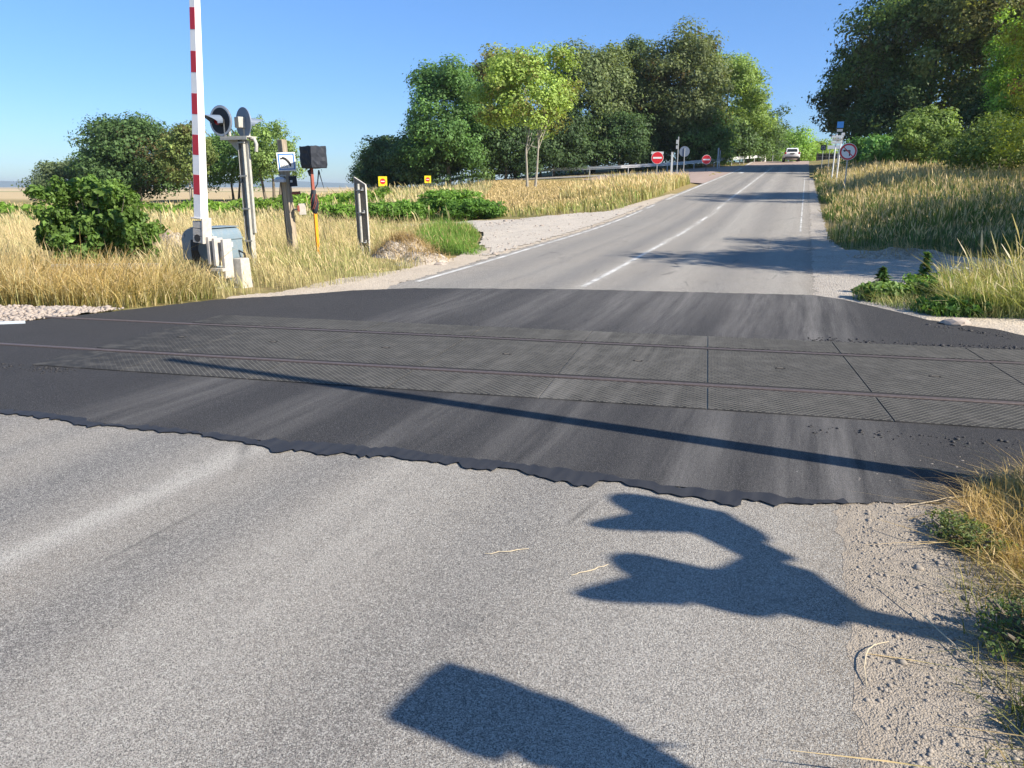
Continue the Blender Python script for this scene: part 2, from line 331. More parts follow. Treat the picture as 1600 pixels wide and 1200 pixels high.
M = dict(
    old=m_asphalt_old(), new=m_asphalt_new(), tar=m_tar(), mat=m_mat(), ground=m_ground(), paint=m_worn_paint(), pink=m_pink(),
    sand=m_soil('sandy_dirt', (.38, .32, .25), (.50, .43, .34), 45, (.55, .5, .43)),
    gravel=m_soil('pale_gravel', (.40, .36, .31), (.50, .45, .385), 32, (.60, .56, .50), .02),
    shoulder=m_soil('grey_shoulder_gravel', (.22, .19, .155), (.31, .27, .22), 150, (.40, .36, .31), .005, 3),
    layby=m_soil('layby_gravel', (.30, .27, .235), (.42, .385, .34), 40, (.5, .47, .43), .02),
    ballast=m_soil('ballast', (.34, .29, .25), (.52, .46, .41), 22, (.62, .57, .52), .04, 4),
    leaf=m_leaf('leaves', .42), grass=m_leaf('grass_blades', .3), bark=m_bark('bark', (.09, .075, .055), (.20, .17, .13)), palebark=m_bark('pale_bark', (.22, .2, .165), (.42, .39, .33)),
    white=painted('white_paint', (.82, .83, .84), .35, .03, 3, dirt=(.5, .48, .44), amount=.12), red=painted('red_paint', (.52, .025, .045), .45, .08), signred=painted('sign_red', (.62, .02, .03), .4, .06),
    bluegrey=painted('blue_grey_paint', (.17, .235, .28), .45, .12, 5, dirt=(.32, .31, .28), amount=.25), galv=painted('galvanised_steel', (.42, .44, .45), .42, .12, 9, .6, dirt=(.3, .28, .25), amount=.2),
    greysteel=painted('weathered_grey_steel', (.40, .40, .37), .6, .15, 8, 0, dirt=(.20, .16, .11), amount=.3), black=painted('black_plastic', (.012, .013, .016), .6, .2), darkblue=painted('dark_blue_black', (.012, .017, .028), .7, .2),
    backblue=painted('signal_back_blue', (.13, .17, .235), .5, .1), rim=painted('signal_rim', (.50, .52, .55), .5, .08), concrete=painted('concrete', (.46, .44, .40), .9, .15, 10, 0, dirt=(.22, .2, .17), amount=.35, bump=.005),
    beige=painted('beige_steel', (.50, .47, .43), .6, .1, 8, dirt=(.28, .25, .2), amount=.3), orange=painted('orange_paint', (.85, .31, .015), .4, .06), rust=painted('rusty_red_steel', (.28, .075, .05), .7, .25, 20),
    wood=m_wood('weathered_wood', (.17, .135, .095), (.44, .37, .28)), darkwood=m_wood('dark_wood', (.07, .055, .045), (.19, .16, .135)), plank=m_wood('grey_plank', (.26, .24, .20), (.46, .43, .37)),
    signwhite=painted('sign_white', (.78, .79, .80), .4, .02), signblue=painted('sign_blue', (.035, .19, .55), .4, .05), yellow=painted('sign_yellow', (.85, .68, .02), .4, .05), dullyellow=painted('dull_yellow', (.42, .36, .05), .5, .05), signback=painted('sign_back_grey', (.40, .42, .44), .5, .08),
    brownback=painted('brown_sign_back', (.19, .165, .135), .7, .2, 12, dirt=(.36, .33, .27), amount=.3), railtop=painted('rail_head', (.135, .108, .10), .55, .25, 14, .3, dirt=(.06, .045, .04), amount=.5), railrust=painted('rail_web', (.13, .075, .05), .85, .25, 12), gap=painted('flangeway', (.012, .011, .010), .9, .1),
    carwhite=painted('car_white', (.80, .81, .82), .25, .02), glass=painted('dark_glass', (.02, .025, .03), .12, .1), tail=painted('tail_lamp', (.35, .01, .012), .25, .1), darkplastic=painted('dark_plastic', (.03, .03, .032), .6, .2), tyre=painted('tyre', (.018, .018, .018), .8, .1), alloy=painted('alloy', (.4, .41, .42), .3, .05, 5, .8), plate=painted('number_plate', (.7, .7, .66), .5, .02),
    chalk=m_soil('chalky_soil', (.25, .205, .155), (.42, .37, .30), 26, (.52, .47, .41), .02, 6), hill=painted('haze_blue_wooded_hills', (.10, .15, .16), .95, .3, .01), straw=painted('straw', (.55, .43, .22), .8, .15), stick=painted('dry_stalk', (.50, .42, .29), .8, .1),  # hill: blue of distance haze is painted into the woodland green
    railgrey=painted('guardrail_grey', (.52, .53, .53), .5, .1), stone=painted('stone', (.27, .24, .205), .9, .45, 50), pale_stone=painted('pale_stone', (.34, .29, .25), .9, .2, 20), tarcrumb=painted('tar_crumb', (.03, .03, .032), .7, .2, 20), parapet=painted('parapet_concrete', (.5, .48, .46), .85, .08, 3), water=painted('pale_blue_sheet', (.55, .62, .68), .3, .05))
rng = np.random.default_rng(7)
# ------------------------------------------------------------------ the ground sheets
def axis(lo, hi, step, far_, k=1.28):
    a = list(np.arange(lo, hi + 1e-6, step)); d = step; x = hi; up = []
    while x < far_: d *= k; x += d; up.append(x)
    d = step; x = lo; dn = []
    while x > -far_: d *= k; x -= d; dn.append(x)
    return np.array(dn[::-1] + a + up)
def grid_mesh(name, xs, ys, zf, mat, sm=True):
    X, Y = np.meshgrid(xs, ys); Z = zf(X, Y); n, m = X.shape
    i = np.arange(n * m).reshape(n, m); f = np.stack([i[:-1, :-1], i[:-1, 1:], i[1:, 1:], i[1:, :-1]], -1).reshape(-1, 4)
    return link(name, np_mesh(name, np.stack([X, Y, Z], -1).reshape(-1, 3), f, mat, smooth_=sm))
def bumpy(x, y):
    return .025 * np.sin(x * 2.1 + y * .7) * np.sin(y * 1.7 - x * .4) + .015 * np.sin(x * 5.3) * np.sin(y * 4.7)
def gfull(X, Y):
    s, t = st(X, Y); off = np.where((t < -8) | (t > 2.5), bumpy(X, Y), 0) * (np.hypot(X, Y) < 120)
    z = ground_z(X, Y) + off
    bed = ((X < -6.45) | (X > 6.6)) & (np.abs(Y - (7.32 - .248 * X)) < 1.25)
    z = np.where(bed, z - .2, z)
    return z - .035
tag(grid_mesh('ground', axis(-22, 24, .35, 5200), axis(-4, 60, .4, 5200, 1.2), gfull, M['ground']), kind='structure')
def strip(name, us, lo, hi, nv, mapf, zoff, mat, kind='structure', ragged=0, seed=1):
    """a sheet between two edge curves; mapf turns (u, v) into x, y"""
    r = np.random.default_rng(seed); us = np.asarray(us, float)
    lo = np.array([lo(u) for u in us]) + r.normal(0, ragged, len(us)) if ragged else np.array([lo(u) for u in us])
    hi = np.array([hi(u) for u in us]) + r.normal(0, ragged, len(us)) if ragged else np.array([hi(u) for u in us])
    k = np.linspace(0, 1, nv + 1); U = np.repeat(us[:, None], nv + 1, 1); V = lo[:, None] * (1 - k) + hi[:, None] * k
    X, Y = mapf(U, V); s, t = st(X, Y)
    Z = np.where((t > -7.2) & (t < .9), prof(s), ground_z(X, Y)) + zoff
    n, m = X.shape; i = np.arange(n * m).reshape(n, m); f = np.stack([i[:-1, :-1], i[1:, :-1], i[1:, 1:], i[:-1, 1:]], -1).reshape(-1, 4)
    me = np_mesh(name, np.stack([X, Y, Z], -1).reshape(-1, 3), f, mat, smooth_=True)
    o = link(name, me)
    import bmesh
    bm = bmesh.new(); bm.from_mesh(me)
    if sum(q.normal.z for q in bm.faces) < 0: bmesh.ops.reverse_faces(bm, faces=bm.faces)
    bm.to_mesh(me); bm.free()
    return tag(o, kind=kind) if kind else o
ST = lambda u, v: xy(u, v)
XYm = lambda u, v: (u, v)
def lerp(pts):
    a = np.array(pts); return lambda u: float(np.interp(u, a[:, 0], a[:, 1]))
S_ = np.concatenate([np.arange(-8, 20, .12), np.arange(20, 128, .5)])
strip('road', S_, lambda s: -6.24, lambda s: .34, 12, ST, 0.0, M['old'], ragged=.012)
strip('pink_road_surface', np.arange(86, 127, .5), lambda s: -6.2, lambda s: .3, 6, ST, .006, M['pink'])
# shoulders
strip('sandy_shoulder', np.arange(9.5, 42, .12), lerp([(9.5, -7.6), (11.6, -7.5), (13, -7.15), (15.5, -7.0), (17, -7.3), (30, -7.3), (34, -7.1), (42, -6.5)]), lambda s: -6.22, 3, ST, .002, M['sand'], ragged=.05)
strip('right_shoulder', np.arange(-3, 5.2, .06), lambda s: .30, lerp([(-3, 1.0), (2, 1.15), (2.9, 1.3), (4, 1.35), (5.2, 1.6)]), 8, ST, .001, M['shoulder'], ragged=.01, seed=3)
strip('right_edge_dust', np.arange(10.6, 60, .15), lambda s: .30, lerp([(10.6, 1.6), (14, 1.6), (19, 1.0), (22, .75), (60, .55)]), 3, ST, .003, M['layby'], ragged=.03, seed=5)
# new asphalt over the crossing
near_e = lerp([(-6.8, 6.1), (-5.3, 5.78), (-3.74, 5.39), (-2.64, 5.03), (-1.43, 4.67), (-.71, 4.51), (.36, 4.13), (.9, 3.93), (1.33, 3.78), (1.65, 3.72), (2.1, 3.72), (2.45, 3.8), (2.95, 4.15), (4, 4.1), (6.3, 4.0)])
far_e = lerp([(-6.8, 8.6), (-6.2, 9.05), (-5.8, 9.45), (-5.34, 9.98), (-4.8, 10.6), (-4.3, 11.2), (-3.67, 11.45), (-3, 11.85), (-2.45, 12.1), (-1.6, 12.25), (1.05, 12.02), (4.44, 11.3), (4.7, 10.9), (4.95, 9.95), (5.1, 9.3), (5.6, 8.7), (5.75, 7.9), (6.0, 6.9), (6.3, 6.3)])
strip('new_asphalt', np.arange(-6.8, 6.3, .05), near_e, far_e, 60, XYm, .008, M['new'], ragged=.012, seed=9)
_q = random.Random(4); _w = [_q.random() for _ in range(600)]
def drip(x):
    def nz(f, o):
        u = (x + 8) * f + o; k = int(u) % 598; g = u - int(u); g = min(1, g * 1.8); return _w[k] * (1 - g) + _w[k + 1] * g
    a = (nz(2.3, 0) ** 3 * .15 + nz(7, 90) ** 4 * .12) * (1.3 if -.3 < x < 1.2 else .75) + nz(19, 200) * .035
    return .0 + a * (1 if x < 1.2 else max(0, (1.75 - x) / .55))
strip('tar_seal', np.arange(-6.8, 1.75, .03), lambda x: near_e(x) - drip(x) * (1.25 if x > .1 else 1), lambda x: near_e(x) + .02 + .05 * _w[int((x + 8) * 5) % 598] + .02 * math.sin(x * 5), 3, XYm, .0105, M['tar'], ragged=.014, seed=11)
# gravel yard on the left
def poly_sheet(name, pts, zoff, mat, step=.3, jit=.08, kind='structure', seed=2):
    """a filled outline draped on the terrain: cells of a fine grid that lie inside it, edge cells nibbled by noise"""
    P = np.array(pts); r = np.random.default_rng(seed)
    xs = np.arange(P[:, 0].min() - .3, P[:, 0].max() + .3, step); ys = np.arange(P[:, 1].min() - .3, P[:, 1].max() + .3, step)
    X, Y = np.meshgrid(xs, ys); X = X + r.normal(0, jit * step, X.shape); Y = Y + r.normal(0, jit * step, X.shape)
    ins = inside(X, Y, P); cell = ins[:-1, :-1] & ins[1:, :-1] & ins[:-1, 1:] & ins[1:, 1:]
    n, m = X.shape; i = np.arange(n * m).reshape(n, m); f = np.stack([i[:-1, :-1], i[:-1, 1:], i[1:, 1:], i[1:, :-1]], -1)[cell].reshape(-1, 4)
    s, t = st(X, Y); Z = np.where((t > -7.2) & (t < .9), prof(s), ground_z(X, Y) + .0) + zoff
    off = np.where((t < -8) | (t > 2.5), bumpy(X, Y), 0); Z = Z + off
    return tag(link(name, np_mesh(name, np.stack([X, Y, Z], -1).reshape(-1, 3), f, mat, smooth_=True)), kind=kind)
def inside(X, Y, P):
    c = np.zeros(X.shape, bool); n = len(P)
    for a in range(n):
        x0, y0 = P[a]; x1, y1 = P[(a + 1) % n]
        if y0 == y1: continue
        k = ((y0 > Y) != (y1 > Y)) & (X < (x1 - x0) * (Y - y0) / (y1 - y0) + x0); c ^= k
    return c
def road_pt(s, t): a = xy(s, t); return (float(a[0]), float(a[1]))
YARD = [(-.75, 17.0), (-.55, 18.3), (-.9, 19.6), (-.85, 22.5), (-1.4, 25.5), (-3.0, 27.6), (-9, 28.6), (-9, 29.6), (-3.0, 29.3), (0, 29.2), (2, 30.4), (3.8, 31.6), (5.3, 33.5), road_pt(36, -6.3), road_pt(30, -6.3), road_pt(22, -6.3), road_pt(16.0, -6.3)]
poly_sheet('gravel_yard', YARD, .014, M['gravel'], .16)
LAYBY = [(4.75, 11.0), (5.0, 12.2), road_pt(14.5, .6), road_pt(19.2, .7), (7.6, 17.9), (9.3, 16.2), (13, 14.6), (20, 12.5), (20, 9), (10, 11.2), (7.5, 11.6), (6.3, 11.5), (5.4, 11.0)]
poly_sheet('layby_gravel', LAYBY, .002, M['layby'], .16)
SANDR = [(4.4, 11.5), (4.55, 10.3), (4.8, 9.6), (5.3, 8.9), (5.6, 7.5), (6.0, 6.6), (9, 5.6), (9, 8.2), (6.4, 9.6), (5.6, 10.2), (5.2, 11.2)]
poly_sheet('sandy_strip', SANDR, .002, M['sand'], .12)
SANDL = [(-2.6, 12.05), (-2.0, 12.1), (-1.7, 13.6), (-2.2, 13.4), (-2.9, 12.5), (-3.6, 12.2), (-4.3, 11.6), (-4.3, 11.0), (-3.6, 11.2)]
poly_sheet('sandy_patch', SANDL, .001, M['sand'], .09)
BAL = [(-6.2, 9.05), (-5.6, 9.8), (-5.2, 10.35), (-6.5, 10.45), (-14, 12.4), (-14, 10.6), (-6.9, 8.75)]
poly_sheet('track_ballast', BAL, .006, M['ballast'], .08, .35)
NEARR = [(1.35, 0.5), (1.55, 2.2), (1.75, 2.7), (2.2, 3.3), (2.6, 3.6), (9, 3.0), (9, -1), (1.2, -1)]
poly_sheet('verge_soil', NEARR, .004, M['shoulder'], .1)
# slip road in pink surfacing
slip = strip('slip_road', np.arange(53, 90, .5), lerp([(53, -6.4), (56, -9), (60, -13), (66, -18), (80, -18), (86, -9), (90, -6.3)]), lambda s: -6.15, 14, ST, .012, M['pink'])
strip('ramp_road', np.arange(-24, 14, .6), lerp([(-25, 81.4), (-14, 79.4), (-8, 78.4), (3, 76.4), (14, 72.6)]), lerp([(-25, 86.6), (-14, 84.6), (-8, 83.6), (3, 81.6), (14, 78.5)]), 6, XYm, .03, M['old'])
# painted lines
def line(s0, s1, t, w, name='road_marking', z=.005):
    n = max(2, int((s1 - s0) / .5)); return strip(name, np.linspace(s0, s1, n + 1), lambda s: t - w / 2, lambda s: t + w / 2, 1, ST, z, M['paint'])
line(11.7, 31.5, -6.02, .10); line(32.5, 34.5, -6.02, .10); line(37.5, 84, -6.02, .16); line(88, 106, -6.0, .2, z=.01)
for a, b in ((12.0, 20.0), (22, 24.6), (26.5, 29), (32.5, 34), (37, 80)): line(a, b, -3.19, .085)
line(24, 60, .02, .045)
line(70, 74, -5.2, .4)
# far hills
def hills():
    xs = np.linspace(-5000, 3500, 90); h = 12 + 22 * np.abs(np.sin(xs / 900 + .6)) + 8 * np.sin(xs / 260) + rng.normal(0, 1.2, 90); h = np.maximum(h, 3)
    V = []; 
    for d, k in ((3600, 0), (3750, .75), (3900, 1), (4600, .9), (5100, 0)): V += [(x, d, -1 + hh * k) for x, hh in zip(xs, h)]
    i = np.arange(5 * 90).reshape(5, 90); f = np.stack([i[:-1, :-1], i[:-1, 1:], i[1:, 1:], i[1:, :-1]], -1).reshape(-1, 4)
    tag(link('hills', np_mesh('hills', V, f, M['hill'], smooth_=True)), kind='structure')
hills()
# ------------------------------------------------------------------ level crossing deck and rails
TR = math.atan(-.248); tdir = Vector((math.cos(TR), math.sin(TR), 0)); tn = Vector((-tdir.y, tdir.x, 0))
def trk(x, off): 
    """point whose foot on the near rail has world x, moved off metres across the track"""
    return Vector((x, 6.54 - .248 * x, 0)) + tn * off
deck_z = -.013
deck = thing('crossing_deck', 'black ribbed rubber crossing panels laid between and beside the two rails', 'crossing deck', trk(0, .75) + Vector((0, 0, deck_z)), TR)
inv = deck.matrix_basis.inverted()
step = 1.27; a0 = .38 / math.cos(TR)
org = trk(0, .75)
def panel(a, b, o0, o1):
    m = MB(); g = .008; c = ((a + b) / 2, (o0 + o1) / 2 - .75, .016); m.box(c, (b - a - g, o1 - o0, .03)); m.build('rubber_panel', M['mat'], deck, bevel=.004)
    return c
xshift = trk(0, .75).dot(tdir) - 0
a_of = lambda x: (trk(x, 0) - org).dot(tdir)
k0 = a_of(.38)
for i in range(-4, 5):
    a = k0 + step * i; b = a + step; a = max(a, a_of(-4.25)); b = min(b, a_of(5.55))
    if b - a < .2: continue
    panel(a, b, -.72, -.075); c = panel(a, b, .075, 1.46); panel(a, b, 1.61, 2.2)
    m = MB(); m.box((c[0], c[1], .0325), (.09, .045, .003)); m.box((c[0], c[1], .0345), (.05, .012, .002), 1); m.build('lifting_plate', [M['gap'], M['brownback']], deck)
for o0_, o1_ in ((-.71, -.08), (.08, 1.45), (1.615, 2.19)): m = MB(); m.box(((a_of(-4.25) + a_of(5.55)) / 2, (o0_ + o1_) / 2 - .75, .0), (a_of(5.55) - a_of(-4.25), o1_ - o0_, .045)); m.build('bedding', M['sand'], deck)
for off, nm, lb in ((0, 'rail', 'nearer of the two steel rails, worn top flush with the rubber panels'), (1.53, 'rail', 'farther of the two steel rails, rusty, running out to the ballast on the left')):
    e = trk(0, off) + Vector((0, 0, deck_z)); L = 40
    rt = thing(nm, lb, 'rail', e, TR, 'rails of the railway line')
    m = MB(); m.prism([(-.032, -.01), (.032, -.01), (.032, .029), (.027, .034), (-.027, .034), (-.032, .029)], 0, L, M=Matrix.Translation((-L / 2, 0, 0)) @ Matrix.Rotation(-math.pi / 2, 4, 'Z')); m.build('rail_head', M['railtop'], rt, bevel=.003)
    m = MB(); m.prism([(-.008, -.13), (.008, -.13), (.008, -.0105), (-.008, -.0105)], 0, L, M=Matrix.Translation((-L / 2, 0, 0)) @ Matrix.Rotation(-math.pi / 2, 4, 'Z')); m.prism([(-.07, -.15), (.07, -.15), (.07, -.1305), (-.07, -.1305)], 0, L, M=Matrix.Translation((-L / 2, 0, 0)) @ Matrix.Rotation(-math.pi / 2, 4, 'Z')); m.build('rail_web', M['railrust'], rt)
    m = MB()
    sgn = 1 if off == 0 else -1
    m.box((.72, sgn * .054, .0225), (9.9, .042, .021)); m.build('flangeway', M['gap'], rt)
plt = MB(); plt.box((0, 0, 0), (.9, .16, .012), rot=Matrix.Rotation(R(14), 3, 'Z')); plt.box((0, .085, .02), (.9, .01, .04), rot=Matrix.Rotation(R(14), 3, 'Z'))
o = plt.build('metal_strip', M['water']); o.location = (-6.3, 8.95, .0); tag(o, 'pale metal strip lying between the rails at the left edge of the crossing', 'metal strip')
# ------------------------------------------------------------------ loose stones
def rocks(name, pts, size, mat, seed=3, flat=.65):
    r = np.random.default_rng(seed)
    base = np.array([(1, 0, 0), (-1, 0, 0), (0, 1, 0), (0, -1, 0), (0, 0, 1), (0, 0, -1), (.6, .6, .55), (-.6, .55, .6), (.6, -.6, .5), (-.55, -.6, .6)], float)
    # octahedron with the four upper faces pulled out
    F = np.array([(0, 2, 6), (2, 4, 6), (4, 0, 6), (2, 1, 7), (1, 4, 7), (4, 2, 7), (3, 0, 8), (0, 4, 8), (4, 3, 8), (1, 3, 9), (3, 4, 9), (4, 1, 9), (2, 0, 5), (1, 2, 5), (3, 1, 5), (0, 3, 5)])
    n = len(pts); sz = size * r.lognormal(0, .45, n); an = r.uniform(0, 6.28, n); V = base[None] * (1 + r.normal(0, .16, (n, 10, 3)))
    V = V * sz[:, None, None]; V[:, :, 2] *= flat; V[:, :, 0] *= r.uniform(.8, 1.4, (n, 1))
    c, s = np.cos(an)[:, None], np.sin(an)[:, None]; x = V[:, :, 0] * c - V[:, :, 1] * s; y = V[:, :, 0] * s + V[:, :, 1] * c; V[:, :, 0] = x; V[:, :, 1] = y
    V = V + pts[:, None, :]; Fs = (F[None] + (np.arange(n) * 10)[:, None, None]).reshape(-1, 3)
    return tag(link(name, np_mesh(name, V.reshape(-1, 3), Fs, mat)), kind='stuff')
def scatter(P, n, seed=1):
    r = np.random.default_rng(seed); P = np.array(P); x = r.uniform(P[:, 0].min(), P[:, 0].max(), n * 3); y = r.uniform(P[:, 1].min(), P[:, 1].max(), n * 3)
    k = inside(x, y, P); x, y = x[k][:n], y[k][:n]; return x, y
def on_ground(x, y, dz=0):
    s, t = st(x, y); z = np.where((t > -7.2) & (t < .9), prof(s), ground_z(x, y)) + dz; return np.stack([x, y, z], -1)
SH = [road_pt(-1, .3), road_pt(5.0, .35), road_pt(5.2, 1.5), road_pt(3, 1.4), road_pt(-1, 1.2)]
x, y = scatter(SH, 9000, 5); tag(rocks('loose_gravel', on_ground(x, y, .001), .0048, M['stone'], 5), 'loose grey gravel along the right road edge', 'gravel')
x, y = scatter(SH, 160, 6); tag(rocks('shoulder_pebbles', on_ground(x, y, .001), .008, M['stone'], 6), 'scattered larger pebbles along the right road edge', 'pebbles')
x, y = scatter(BAL, 7000, 7); tag(rocks('ballast_stones', on_ground(x, y, .01), .019, M['pale_stone'], 7, .8), 'pale limestone ballast beside the far rail on the left', 'ballast')
x, y = scatter(YARD, 1500, 8); tag(rocks('yard_gravel', on_ground(x, y, .005), .022, M['pale_stone'], 8), 'pale gravel of the yard left of the road', 'gravel')
# crumbs of new asphalt along the panel edges and at the patch border
r_ = np.random.default_rng(12); cx = np.concatenate([r_.uniform(3.2, 5.4, 220), r_.uniform(-5.6, -3.9, 160), r_.uniform(2.0, 4.6, 120), r_.uniform(4.6, 5.4, 160)])
cy = np.concatenate([8.86 - .248 * cx[:220] + np.abs(r_.normal(0, .10, 220)), 5.72 - .262 * cx[220:380] - np.abs(r_.normal(0, .12, 160)), 5.58 - .262 * cx[380:500] - np.abs(r_.normal(0, .13, 120)), 9.6 - .8 * (cx[500:] - 4.6) * 1.9 + r_.normal(0, .12, 160)])
tag(rocks('asphalt_crumbs', np.stack([cx, cy, np.full(len(cx), .010)], -1), .0075, M['tarcrumb'], 13), 'black crumbs of fresh asphalt along the panel edges', 'asphalt crumbs')
# ------------------------------------------------------------------ vegetation
def unit(r, n):
    v = r.normal(size=(n, 3)); return v / np.linalg.norm(v, axis=1)[:, None]
def leaf_cards(C, Nrm, size, r, aspect=1.6, fold=.25):
    """one folded rhombus (two triangles) per leaf"""
    n = len(C); ref = unit(r, n); a = np.cross(Nrm, ref); a /= np.linalg.norm(a, axis=1)[:, None] + 1e-9; b = np.cross(Nrm, a)
    s = size * r.lognormal(0, .3, n); L = (s * .5 * aspect ** .5)[:, None]; W = (s * .5 / aspect ** .5)[:, None]
    V = np.stack([C - a * L, C + b * W + Nrm * W * fold, C + a * L, C - b * W + Nrm * W * fold], 1).reshape(-1, 3)
    i = np.arange(n)[:, None] * 4; F = np.concatenate([i + np.array([[0, 1, 2]]), i + np.array([[0, 2, 3]])])
    return V, F
def crown_points(r, n, clumps, w, h, zc, skew=(0, 0), rc=.17, lean=0, shape=2.2, lumps=.22, hollow=.45):
    d = unit(r, clumps); d[:, 2] = np.where(d[:, 2] < -.75, -d[:, 2], d[:, 2])
    rad = r.uniform(hollow, 1, clumps) ** .6
    ph = r.uniform(0, 6.28, 6); lump = 1 + lumps * (np.sin(3 * np.arctan2(d[:, 1], d[:, 0]) + ph[0]) * np.cos(2.5 * d[:, 2] + ph[1]) + .6 * np.sin(5 * np.arctan2(d[:, 1], d[:, 0]) + ph[2] + 4 * d[:, 2]))
    # superellipsoid: flatter sides
    e = (np.abs(d[:, 0]) ** shape + np.abs(d[:, 1]) ** shape + np.abs(d[:, 2]) ** shape) ** (-1 / shape)
    c = d * (rad * lump * e)[:, None] * np.array([w / 2, w / 2, h / 2]) * .9; c[:, 2] += zc; c[:, 0] += skew[0] * (c[:, 2] - zc) / h; c[:, 1] += skew[1] * (c[:, 2] - zc) / h
    cr = rc * w * r.uniform(.55, 1.25, clumps); cr = np.minimum(cr, h * .3)
    k = r.choice(clumps, n, p=(cr ** 2) / (cr ** 2).sum()); u = unit(r, n); rr = r.uniform(.1, 1, n) ** .5; rr = np.where(r.uniform(0, 1, n) < .13, rr * r.uniform(1, 1.55, n), rr)
    P = c[k] + u * (cr[k] * rr)[:, None] * np.array([1, 1, .72]); 
    out = (c[k] - np.array([0, 0, zc])); out /= np.linalg.norm(out, axis=1)[:, None] + 1e-6
    N = u * .75 + out * .35 + np.array([0, 0, .35]) + r.normal(0, .45, (n, 3)); N /= np.linalg.norm(N, axis=1)[:, None]
    return P, N, k, c, cr
def tint(r, base, k, P, n, spread=.22, alt=None, altf=0, clumps=0):
    base = np.array(base, float); c = np.repeat(base[None], n, 0)
    ck = r.uniform(1 - spread, 1 + spread, clumps)[k]; lk_ = r.lognormal(0, .22, n); c = c * (ck * lk_)[:, None]
    if alt is not None:
        pk = r.uniform(0, 1, clumps)[k]; m = (pk < altf * 1.4) & (r.uniform(0, 1, n) < .75); c[m] = np.array(alt) * (lk_[m] * .9 + .1)[:, None]
    return np.clip(c, .004, .8)
def tree(name, label, x, y, h, w, col, crown0=.12, leaf=.24, n=15000, seed=1, alt=None, altf=0, bark='bark', skew=(0, 0), shape=2.3, trunks=1, clumps=None, group='trees', cat='tree', rc=.17, lumps=.22, z=None, tr=None, limbs=9, hollow=.45):
    r = np.random.default_rng(seed); rd = random.Random(seed); z = gz(x, y) - .1 if z is None else z
    root = thing(name, label, cat, (x, y, z), 0, group)
    leaf *= .78; n = int(n * 1.5); clumps = int((clumps or 70 + w * h * .55) * 1.35); rc *= .9; hc = h * (1 - crown0) ; zc = h * crown0 + hc / 2
    P, N, k, c, cr = crown_points(r, n, clumps, w * .92, hc * .93, zc, skew, rc, shape=shape, lumps=lumps, hollow=hollow)
    V, F = leaf_cards(P, N, leaf, r); col_ = np.repeat(tint(r, np.array(col) * 2.3, k, P, n, alt=alt, altf=altf, clumps=clumps), 4, 0)
    link('crown', np_mesh('crown', V, F, M['leaf'], cols=col_), root)
    tr = tr or max(.05, h * .019)
    m = MB()
    for q in range(trunks):
        ox, oy = ((.07, -.10, .13)[q - 1] * w, rd.uniform(-.05, .05) * w) if q else (0, 0)
        top = h * .82; pts = []; 
        for i in range(7):
            f = i / 6; pts.append((ox + rd.uniform(-.04, .04) * w * f + skew[0] * .4 * f + (ox * 1.5) * f, oy + rd.uniform(-.04, .04) * w * f, top * f))
        m.tube(pts, [tr * (1 - .88 * i / 6) * (1.25 if i == 0 else 1) for i in range(7)], 8)
        for j in range(limbs):
            f = rd.uniform(.28, .85); i = int(f * 6); a = Vector(pts[i]).lerp(Vector(pts[min(6, i + 1)]), f * 6 - i)
            b = Vector([float(v) for v in c[rd.randrange(clumps)]]); mid = a.lerp(b, .5) + Vector((0, 0, -.04 * h * rd.random())); rr = tr * (1 - f) * .55
            m.tube([a, mid, b], [rr, rr * .65, rr * .2], 6)
    m.build('trunk', M[bark], root, sm=True)
    return root
DG, MG, LG, YG, OL, GG = (.040, .070, .024), (.060, .105, .028), (.105, .165, .036), (.17, .20, .045), (.085, .100, .036), (.070, .092, .045)
LEFTG, MIDG, RIGHTG = 'trees standing behind the field on the left', 'row of trees behind the slip road', 'trees on the right side of the road'
tree('tree', 'small grey-green tree at the far left, lowest of the left tree group', -45.3, 80, 4.6, 7, GG, .02, .22, 9000, 1, group=LEFTG)
tree('tree', 'broad dark green rounded tree, largest of the left tree group', -35.2, 75, 8.4, 10.6, DG, .02, .24, 22000, 2, alt=(.10, .085, .035), altf=.06, group=LEFTG, shape=2.6, lumps=.12)
tree('tree', 'dark lower tree filling the gap left of the largest left tree', -39.5, 78, 5.9, 7, (.05, .075, .03), .02, .24, 11000, 21, group=LEFTG)
tree('tree', 'yellowish tree with pale forked trunk just left of the barrier arm', -27.6, 68, 7.4, 4.8, (.085, .11, .035), .2, .2, 6500, 3, bark='palebark', trunks=2, group=LEFTG, alt=(.14, .13, .05), altf=.12)
tree('tree', 'mid green tree partly hidden behind the crossing signal post', -28.2, 80, 7.0, 8.2, MG, .10, .23, 12000, 4, group=LEFTG, trunks=2)
tree('tree', 'light green airy tree with several thin trunks right of the crossing signal', -22.6, 75, 8.7, 6.8, (.095, .14, .042), .12, .2, 7500, 5, trunks=3, group=LEFTG, rc=.13, shape=2, hollow=.3)
tree('tree', 'small round dark tree by itself left of the main row', -19.3, 115, 7.2, 8.3, (.045, .07, .03), .02, .28, 9000, 6, group='small trees far behind the yellow signs')
tree('tree', 'small dark tree with uneven top between the lone round one and the main row', -14.0, 116, 6.4, 7.4, (.05, .078, .03), .02, .28, 8000, 7, group='small trees far behind the yellow signs')
tree('tree', 'full green tree reaching the ground at the left end of the main row', -6.1, 77, 11.6, 9.0, (.055, .105, .032), .0, .23, 24000, 8, group=MIDG, shape=2.6, lumps=.16)
tree('tree', 'lone light green tree with two slim pale trunks in front of the main row', 1.1, 57, 9.9, 7.9, (.135, .185, .045), .30, .19, 15000, 9, bark='palebark', trunks=2, group=MIDG, alt=(.2, .2, .06), altf=.15, tr=.085, rc=.15, shape=2)
